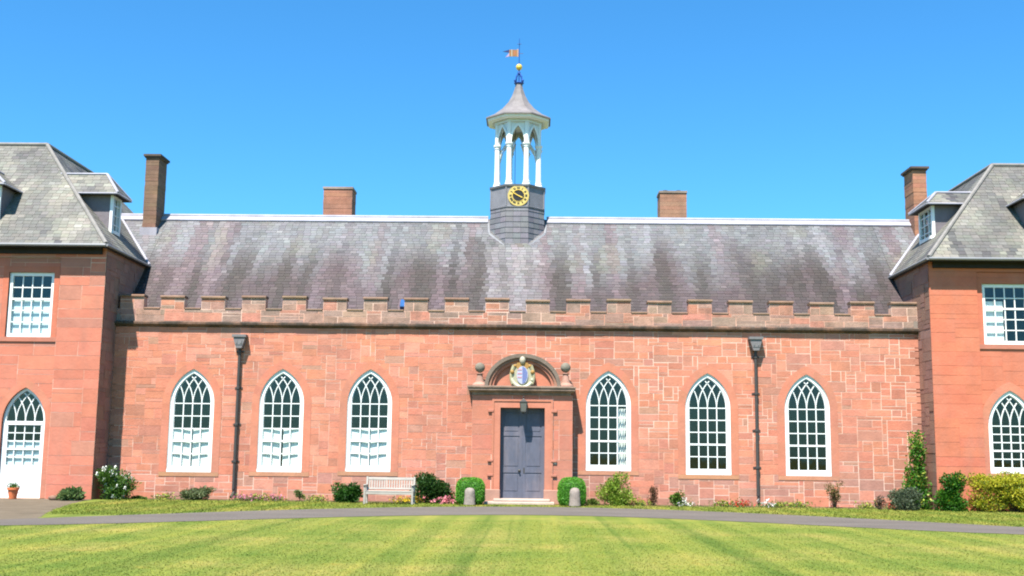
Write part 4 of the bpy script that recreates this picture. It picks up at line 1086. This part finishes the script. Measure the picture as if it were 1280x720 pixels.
# ------------------------------------------------------------------ furniture
def bench():
    p0, p1 = at(455.5, 628, -1.9), at(517.5, 628, -1.9); cx = (p0.x+p1.x)/2; w_ = p1.x-p0.x
    root = empty('garden_bench', (cx, -1.9, 0), 'weathered pale wooden slatted bench on the grass between two dark green bushes', 'bench')
    hw = w_/2; m = MB()
    for k in range(5): y = -.26+.115*k; m.cbox(-hw+.05, hw-.05, y-.048, y+.048, .42, .445, .006)
    m.cbox(-hw+.06, hw-.06, -.30, -.275, .33, .42, .006); m.build('seat', [WOOD], root)
    tf = Matrix.Translation((0, .27, .44)) @ Matrix.Rotation(R(-10), 4, 'X'); m = MB()
    m.cbox(-hw+.07, hw-.07, -.02, .02, .36, .45, .008, tf=tf); m.cbox(-hw+.07, hw-.07, -.018, .018, .04, .10, .006, tf=tf)
    n = 18
    for k in range(n): x = -hw+.12+(w_-.24)*k/(n-1); m.box(x-.022, x+.022, -.009, .009, .095, .365, tf=tf)
    m.build('backrest', [WOOD], root)
    for s in (-1, 1):
        x = s*(hw-.035); m = MB(); m.cbox(x-.033, x+.033, -.32, -.25, 0, .62, .006); m.build('leg', [WOOD], root)
        m = MB(); m.cbox(x-.033, x+.033, .235, .305, 0, .46, .006); m.cbox(x-.033, x+.033, -.035, .035, 0, .47, .006, tf=tf); m.build('leg', [WOOD], root)
        m = MB(); m.cbox(x-.04, x+.04, -.36, .27, .622, .655, .008); m.build('armrest', [WOOD], root)
        m = MB(); m.cbox(x-.02, x+.02, -.25, .235, .35, .42, .005); m.build('side_rail', [WOOD], root)
bench()
def bollard(u, label):
    p = at(u, 629, -2.15); root = None; m = MB(); b = at(u, 609.5, -2.15).z; h = b
    prof = [(.2, 0), (.2, .05), (.185, .14), (.175, h*.55), (.172, h*.72), (.16, h*.84), (.125, h*.94), (.06, h*.99), (.005, h)]
    m.lathe(prof, seg=18)
    V = []
    for v in m.v: V.append((v[0]*(1+.05*noise.noise(Vector(v)*5)), v[1]*(.85+.05*noise.noise(Vector(v)*5+Vector((3, 0, 0)))), v[2]))
    m.v = V
    o = m.build('stone_bollard', [GREYSTONE], None, (p.x, -2.15, 0), smooth=True); tag(o, label, 'bollard', 'carved stone bollards flanking the door')
bollard(587, 'pale rounded stone bollard before the clipped topiary nearest the bench')
bollard(718.5, 'pale rounded stone bollard before the clipped topiary below the dark shaded strip')

# ------------------------------------------------------------------ plants
class LeafB:
    """many small bent leaves as one mesh, colours per leaf"""
    def __init__(s): s.P = []; s.C = []
    def add(s, p, size, col, d=None, rnd=random, asp=.5):
        s.P.append((p[0], p[1], p[2], size, *(d if d is not None else (0, 0, 0)), asp)); s.C.append(col)
    def build(s, name, parent=None, loc=(0, 0, 0), seed=1, mat=None):
        rg = np.random.default_rng(seed); A = np.array(s.P, dtype=np.float64); n = len(A); c = np.array(s.C)
        d = rg.normal(size=(n, 3)); d /= np.linalg.norm(d, axis=1)[:, None]
        has = np.linalg.norm(A[:, 4:7], axis=1) > 0
        dd = A[:, 4:7] + .6*rg.normal(size=(n, 3)); dd /= np.linalg.norm(dd, axis=1)[:, None]
        d[has] = dd[has]
        q = rg.normal(size=(n, 3)); sd = np.cross(d, q); sd /= np.linalg.norm(sd, axis=1)[:, None]; up = np.cross(sd, d)
        L = A[:, 3:4]; w_ = L*A[:, 7:8]; p = A[:, :3]
        v = np.stack([p, p+d*L*.5+sd*w_*.5+up*L*.08, p+d*L, p+d*L*.5-sd*w_*.5+up*L*.08], 1).reshape(-1, 3)
        me = bpy.data.meshes.new(name); me.vertices.add(4*n); me.vertices.foreach_set('co', v.ravel())
        me.loops.add(4*n); me.loops.foreach_set('vertex_index', np.arange(4*n, dtype=np.int32)); me.polygons.add(n); me.polygons.foreach_set('loop_start', np.arange(0, 4*n, 4, dtype=np.int32))
        me.update(calc_edges=True)
        ca = me.color_attributes.new('Col', 'FLOAT_COLOR', 'CORNER')
        ca.data.foreach_set('color', np.repeat(np.concatenate([c, np.ones((n, 1))], 1).astype(np.float32), 4, axis=0).ravel())
        me.materials.append(mat or LEAF); o = bpy.data.objects.new(name, me); COL.objects.link(o); o.location = loc
        if parent: o.parent = parent
        return o
STEM = pmat('woody_stem', (.09, .06, .035), .9, .25, 8)
def lerp3(a, b, t_): return tuple(x+(y-x)*t_ for x, y in zip(a, b))
def shrub(name, label, cat, u0, u1, vt, vb, Y, cols, leaf=.06, n=1500, clumps=14, depth=None, flowers=None, shape='round', group=None, asp=.5, seed=None, sparse=False):
    a, b = at(u0, vb, Y), at(u1, vb, Y); cx, w_ = (a.x+b.x)/2, abs(b.x-a.x); h = at((u0+u1)/2, vt, Y).z; dp = depth or min(w_*.75, 1.1)
    rd = random.Random(seed if seed is not None else int(u0*7+vt)); root = empty(name, (cx, Y, 0), label, cat, group)
    F = LeafB(); cl = []
    for k in range(clumps):
        for _ in range(40):
            x, y, z = rd.uniform(-1, 1), rd.uniform(-1, 1), rd.uniform(0, 1)
            if shape == 'round' and x*x+y*y+((z-.42)/.6)**2 < 1: break
            if shape == 'column' and (x*x+y*y) < (1.0 if z < .45 else .45) : break
            if shape == 'slope' and z < .95-.28*(x+1)+.1 and y*y < 1 and x*x+y*y < 1.1: break
            if shape == 'hedge': break
            if shape == 'spiky' and x*x+y*y < .2+.8*z: break
        rad = rd.uniform(.2, .38) if shape != 'hedge' else rd.uniform(.12, .2)
        cl.append((x*.78, y*.78, .08+z*.8, rad, rd.random()))
    m = MB()
    for (x, y, z, rad, tone) in cl[:12]:
        p0 = Vector((x*w_*.08, y*dp*.08, 0)); p1 = Vector((x*w_*.5, y*dp*.5, z*h)); mid = p0.lerp(p1, .5)+Vector((rd.uniform(-.05, .05), rd.uniform(-.05, .05), .05))
        m.tube([p0, mid, p1], [.016, .011, .005], 5)
    m.build('stem', [STEM], root)
    n = int(n*2.4); leaf = leaf*1.2; per = n//clumps
    for (x, y, z, rad, tone) in cl:
        for _ in range(per):
            d = Vector((rd.gauss(0, 1), rd.gauss(0, 1), rd.gauss(0, 1))).normalized(); rr_ = rad*(rd.random()**.4)*(1.25 if rd.random() < .08 else 1)
            p = (x*w_*.5+d.x*rr_*w_*.75, y*dp*.5+d.y*rr_*dp*.75, max(.01, z*h+d.z*rr_*h*.75))
            if p[2] > h*1.03: continue
            c = lerp3(cols[0], cols[1], max(0, min(1, tone*.6+rd.random()*.4)))
            if len(cols) > 2 and rd.random() < cols[3]: c = cols[2]
            F.add(p, leaf*rd.uniform(.7, 1.3), jit(c, rd, .22, .08), (d.x, d.y-.2, d.z*.6+.3), asp=asp)
    F.build('foliage', root, seed=int(u0))
    if flowers:
        col, cnt, sz = flowers; B = LeafB()
        for _ in range(cnt):
            x, y, z, rad, tone = rd.choice(cl); d = Vector((rd.gauss(0, 1), rd.gauss(0, 1)-.6, rd.gauss(0, 1)+.5)).normalized()
            p = Vector((x*w_*.5+d.x*rad*w_*.75, y*dp*.5+d.y*rad*dp*.75, min(h*1.02, z*h+d.z*rad*h*.75)))
            for k in range(6): B.add(p, sz*rd.uniform(.7, 1.2), jit(col, rd, .06, .03), asp=.8)
            if name == 'rose_bush': B.build('flower', root, seed=len(B.P)); B = LeafB()
        if name != 'rose_bush': tag(B.build('blossom', root, seed=7), kind='stuff')
    return root
G1, G2 = (.016, .055, .008), (.05, .15, .018)
shrub('hosta_plant', 'low broad-leaved green plant on gravel at the wing corner beside a dark stone', 'plant', 68, 106, 612, 638, -2.2, ((.06, .11, .035), (.13, .2, .06)), .13, 700, 14, flowers=None)
shrub('rose_bush', 'white-flowered green bush in the dark corner between hall and wing', 'bush', 113, 166, 585, 633, -1.0, ((.03, .08, .012), (.1, .2, .03)), .08, 1700, 18, flowers=((.85, .85, .78), 42, .085))
shrub('small_shrub', 'tiny bright green shrub at the wall foot beside the white-flowered bush', 'shrub', 163, 184, 621, 633, -.8, ((.05, .11, .02), (.12, .2, .03)), .06, 450, 8)
shrub('sage_bush', 'grey-green low bush under the leftmost hall window', 'bush', 223, 268, 608, 632, -.9, ((.075, .11, .04), (.17, .2, .09)), .06, 1300, 16, flowers=((.3, .2, .12), 14, .03))
shrub('young_weed', 'thin green seedling under the second hall window', 'plant', 368, 383, 614, 631, -.6, ((.07, .13, .03), (.15, .22, .05)), .06, 140, 6, shape='spiky')
shrub('laurel_bush', 'round dark green bush beside the bench arm, below a shuttered window', 'bush', 414, 453, 600, 630, -1.2, (G1, G2), .075, 1900, 18, flowers=((.5, .55, .35), 10, .03))
shrub('laurel_bush', 'larger dark green bush sloping down between the bench and pink flowers', 'bush', 515, 570, 593, 625, -.9, (G1, (.045, .1, .016)), .08, 2600, 22, shape='slope', flowers=((.6, .6, .45), 12, .035))
shrub('yellow_bush', 'airy bright yellow-green bush under the window beside the shaded door surround', 'bush', 749, 796, 592, 631, -.9, ((.11, .2, .02), (.26, .36, .04)), .065, 1900, 18)
shrub('barberry', 'small reddish-brown upright shrub between two right-hand windows', 'shrub', 810, 825, 607, 631, -.6, ((.1, .045, .03), (.2, .12, .06)), .045, 420, 9, shape='column')
shrub('small_shrub', 'small green-topped shrub with a dark foot next to the reddish-brown shrub', 'shrub', 837, 857, 609, 631, -.7, ((.05, .12, .012), (.14, .26, .03), (.06, .03, .02), .12), .06, 560, 9)
shrub('small_shrub', 'tiny leafy shrub at the right foot of the door surround', 'shrub', 732, 748, 624, 633, -.9, ((.07, .13, .02), (.16, .22, .04)), .06, 260, 6)
shrub('thin_shrub', 'thin twiggy ochre shrub below the rightmost hall window', 'shrub', 1031, 1056, 602, 634, -.6, ((.1, .11, .03), (.22, .18, .06), (.18, .08, .04), .3), .055, 360, 11, shape='spiky')
shrub('climbing_shrub', 'tall dark glossy climbing shrub against the hall above a grey-green mound', 'shrub', 1128, 1161, 543, 632, -.75, ((.022, .085, .008), (.1, .27, .022), (.36, .38, .06), .1), .09, 1700, 20, shape='column', depth=1.0)
shrub('lavender_mound', 'low grey-green mound before the tall climbing shrub', 'bush', 1103, 1158, 609, 638, -1.7, ((.06, .085, .05), (.13, .16, .09)), .06, 1900, 18)
shrub('dry_shrub', 'small brownish plant at the left end of the grey-green mound', 'plant', 1092, 1107, 617, 635, -1.3, ((.1, .07, .05), (.2, .15, .1)), .05, 260, 7)
shrub('box_bush', 'dark green rounded bush between the tall climber and the yellow-green hedge', 'bush', 1172, 1212, 588, 642, -1.95, ((.022, .085, .008), (.075, .23, .016), (.4, .36, .02), .02), .07, 2600, 22)
hd = shrub('clipped_hedge', 'long yellow-green variegated hedge below an arched wing window', 'hedge', 1203, 1360, 589, 643, -2.1, ((.26, .28, .015), (.52, .48, .035), (.14, .2, .015), .2), .065, 9500, 90, shape='hedge', depth=1.2)
# clipped topiary on both sides of the door
def topiary(u0, u1, label):
    Y = -1.55; a, b = at(u0, 628, Y), at(u1, 628, Y); w_ = b.x-a.x; cx = (a.x+b.x)/2; h = at((u0+u1)/2, 597.5, Y).z; rd = random.Random(int(u0))
    root = empty('clipped_topiary', (cx, Y, 0), label, 'topiary', 'clipped topiary flanking the door')
    F = LeafB(); m = MB(); n = 4.0
    def surf(th, ph, k):
        sg = lambda x: (abs(x)**(2/n))*(1 if x >= 0 else -1)
        x, y, z = sg(math.cos(ph))*sg(math.cos(th)), sg(math.cos(ph))*sg(math.sin(th)), sg(math.sin(ph))
        z = z*(.5) + .5; taper = 1-.1*z*z
        return Vector((x*w_*.5*taper*k, y*.45*taper*k, max(.0, z*h*k)))
    for i in range(9): pass
    S = 24; Rg = 12
    V = [surf(2*PI*k/S, -PI/2+PI*j/Rg, .92) for j in range(Rg+1) for k in range(S)]
    m.mesh(V, [(j*S+k, j*S+(k+1) % S, (j+1)*S+(k+1) % S, (j+1)*S+k) for j in range(Rg) for k in range(S)], (.05, .17, .015))
    for _ in range(12000):
        d = Vector((rd.gauss(0, 1), rd.gauss(0, 1), rd.gauss(0, 1))).normalized()
        # direction -> superellipsoid point
        t_ = 1/((abs(d.x)**n+abs(d.y)**n+abs(d.z)**n)**(1/n)); q = d*t_; z = q.z*.5+.5; tp = 1-.1*z*z
        k = rd.uniform(.93, 1.0); p = (q.x*w_*.5*tp*k, q.y*.45*tp*k, max(.01, z*h*(.98+.02*k)))
        bump = 1+.03*noise.noise(Vector(p)*4)
        F.add((p[0]*bump, p[1]*bump, p[2]*bump), rd.uniform(.025, .05), jit(lerp3((.07, .24, .018), (.15, .4, .04), rd.random()), rd, .15, .06), asp=.6)
    core = m.build('core', [LEAF], root); F.build('foliage', root, seed=3)
topiary(569.5, 606, 'clipped green box topiary beside the blue door, nearest the bench and orange flowers')
topiary(697, 732.5, 'clipped green box topiary beside the blue door, below the dark shaded strip of wall')
# terracotta pot by the garden door
p = at(15.5, 626, -1.75); root = empty('terracotta_pot', (p.x, -1.75, .01), 'orange terracotta pot standing before the white garden door of the left wing', 'flower pot')
mb = MB(); mb.lathe([(.12, 0), (.17, .3), (.2, .31), (.2, .38), (.17, .38), (.16, .33), (.01, .32)], seg=18); mb.build('pot', [TERRA], root, smooth=False)
F = LeafB(); rd = random.Random(1)
for _ in range(160): F.add((rd.gauss(0, .08), rd.gauss(0, .08), .36+abs(rd.gauss(0, .07))), .08, jit((.06, .13, .025), rd, .3), (0, 0, 1))
F.build('foliage', root)
# bedding flowers
FL = [('pink flower clump under the second hall window', 'pink', 318, 628), ('pale pink flower clump left of the second window downpipe gap', 'pink', 345, 629), ('pink flower clump at the foot of the left downpipe', 'pink', 304, 629),
      ('large pink flower clump in front of the sloping dark bush', 'pink2', 558, 626), ('yellow flower clump in the shade beneath the bench', 'yellow', 505, 628), ('yellow flower clump at the right end of the bench', 'yellow', 523, 627),
      ('orange flower clump beside the left topiary', 'orange', 563, 629), ('golden flower clump between the pink flowers and the left topiary', 'yellow', 573, 628), ('white flower clump under the small green-topped shrub', 'white', 856, 631),
      ('red flower clump left of the right-hand downpipe', 'red', 927, 634), ('white flower clump at the foot of the right-hand downpipe', 'white', 960, 634), ('yellow-green bedding clump right of the right-hand downpipe', 'green', 978, 635), ('yellow-green bedding clump under the rightmost window', 'green', 1000, 634),
      ('red flower clump at the foot of the climbing shrub', 'red', 1120, 636), ('yellow-green bedding clump left of the grey-green mound', 'green', 1085, 636), ('green bedding clump between the first two windows', 'green', 205, 632), ('green bedding clump just right of the left downpipe', 'green', 330, 630), ('green bedding clump between second and third windows', 'green', 395, 631), ('yellow-green bedding clump under the airy bush', 'green', 800, 633), ('yellow-green bedding clump left of the red flowers', 'green', 905, 634)]
PAL = {'pink': (.6, .22, .32), 'pink2': (.75, .25, .3), 'yellow': (.8, .58, .03), 'orange': (.8, .35, .03), 'white': (.8, .75, .7), 'red': (.6, .06, .04), 'green': (.35, .38, .06)}
for lab, kind, u, v in FL:
    Y = -.85 if kind != 'pink2' else -1.3; p = at(u, v, Y); rd = random.Random(u); root = empty('flower_clump', (p.x, Y, .0), lab, 'flowers', 'bedding flowers along the wall foot')
    F = LeafB(); B = LeafB(); wd = .22 if kind != 'pink2' else .34
    for _ in range(190): F.add((rd.gauss(0, wd), rd.gauss(0, .13), abs(rd.gauss(0, .09))), .07, jit((.1, .17, .03), rd, .3), (0, -.2, .8))
    for _ in range(26 if kind != 'pink2' else 60):
        q = (rd.gauss(0, wd*.8), rd.gauss(-.05, .12), abs(rd.gauss(.12, .07)))
        for k in range(5): B.add(q, .06 if kind != 'pink2' else .08, jit(PAL[kind], rd, .12, .06), asp=.8)
    F.build('foliage', root, seed=u); tag(B.build('blossom', root, seed=u+1), kind='stuff')
# dark stone lying by the corner of the left wing
p = at(67, 632, -2.2); mb = MB(); mb.sphere((0, 0, .07), .17, 12, 8, sc=(1.1, .8, .55))
mb.v = [(x*(1+.2*noise.noise(Vector((x, y, z))*7)), y*(1+.2*noise.noise(Vector((x, y, z))*7)), z*(1+.2*noise.noise(Vector((x, y, z))*6))) for x, y, z in mb.v]
tag(mb.build('loose_stone', [DARKSTONE], None, (p.x, -2.2, 0), smooth=True), 'small dark stone on the gravel left of the broad-leaved plant', 'stone')

# ------------------------------------------------------------------ grass blades on lawn and verge
def grass(name, n, region, hmin, hmax, wid, seed):
    rg = np.random.default_rng(seed); x, y = region(rg, n); k = len(x)
    h = rg.uniform(hmin, hmax, k); a = rg.uniform(0, 2*PI, k); lean = rg.normal(0, 1.3, (k, 2))*h[:, None]
    dx, dy = np.cos(a)*wid, np.sin(a)*wid; z = np.zeros(k)
    v = np.stack([np.stack([x-dx, y-dy, z], 1), np.stack([x+dx, y+dy, z], 1), np.stack([x+lean[:, 0], y+lean[:, 1], h], 1)], 1).reshape(-1, 3)
    me = bpy.data.meshes.new(name); me.vertices.add(3*k); me.vertices.foreach_set('co', v.ravel()); me.loops.add(3*k); me.loops.foreach_set('vertex_index', np.arange(3*k, dtype=np.int32))
    me.polygons.add(k); me.polygons.foreach_set('loop_start', np.arange(0, 3*k, 3, dtype=np.int32)); me.update(calc_edges=True)
    c = np.ones((k, 4), dtype=np.float32); c[:, :3] = rg.uniform(.95, 1.3, (k, 1)); c[:, 0] *= rg.uniform(.9, 1.15, k); c[:, 2] *= rg.uniform(.8, 1.1, k)
    ca = me.color_attributes.new('Col', 'FLOAT_COLOR', 'CORNER'); ca.data.foreach_set('color', np.repeat(c, 3, axis=0).ravel())
    me.materials.append(GRASS); o = bpy.data.objects.new(name, me); COL.objects.link(o); return o
gef = np.vectorize(gravel_edge); nef = np.vectorize(ne); fef = np.vectorize(fe)
def lawn_region(rg, n):
    d = 13.5*(30/13.5)**rg.random(n); y = -DIST + d; x = rg.uniform(-.52, .50, n)*(d+2)
    keep = y < nef(x)-.03
    return x[keep], y[keep]
def verge_region(rg, n):
    x = rg.uniform(-15.2, 19, n); y = rg.uniform(-10.5, -.35, n); f = fef(x)
    keep = (y > f+.03) & ((x < 13.8) | (y < -1.5)) & ((x > -14.3)) & ~((np.abs(x-DX) < 1.45) & (y > -1.4))
    keep &= (y < -.95) | (rg.random(n) < .25)
    keep &= x > gef(y)+.05
    return x[keep], y[keep]
tag(grass('lawn_grass', 200000, lawn_region, .006, .016, .008, 4), 'mown yellowish grass covering the lawn', 'grass', kind='stuff')
tag(grass('verge_grass', 150000, verge_region, .02, .055, .01, 5), 'rougher grass strip between driveway and hall', 'grass', kind='stuff')
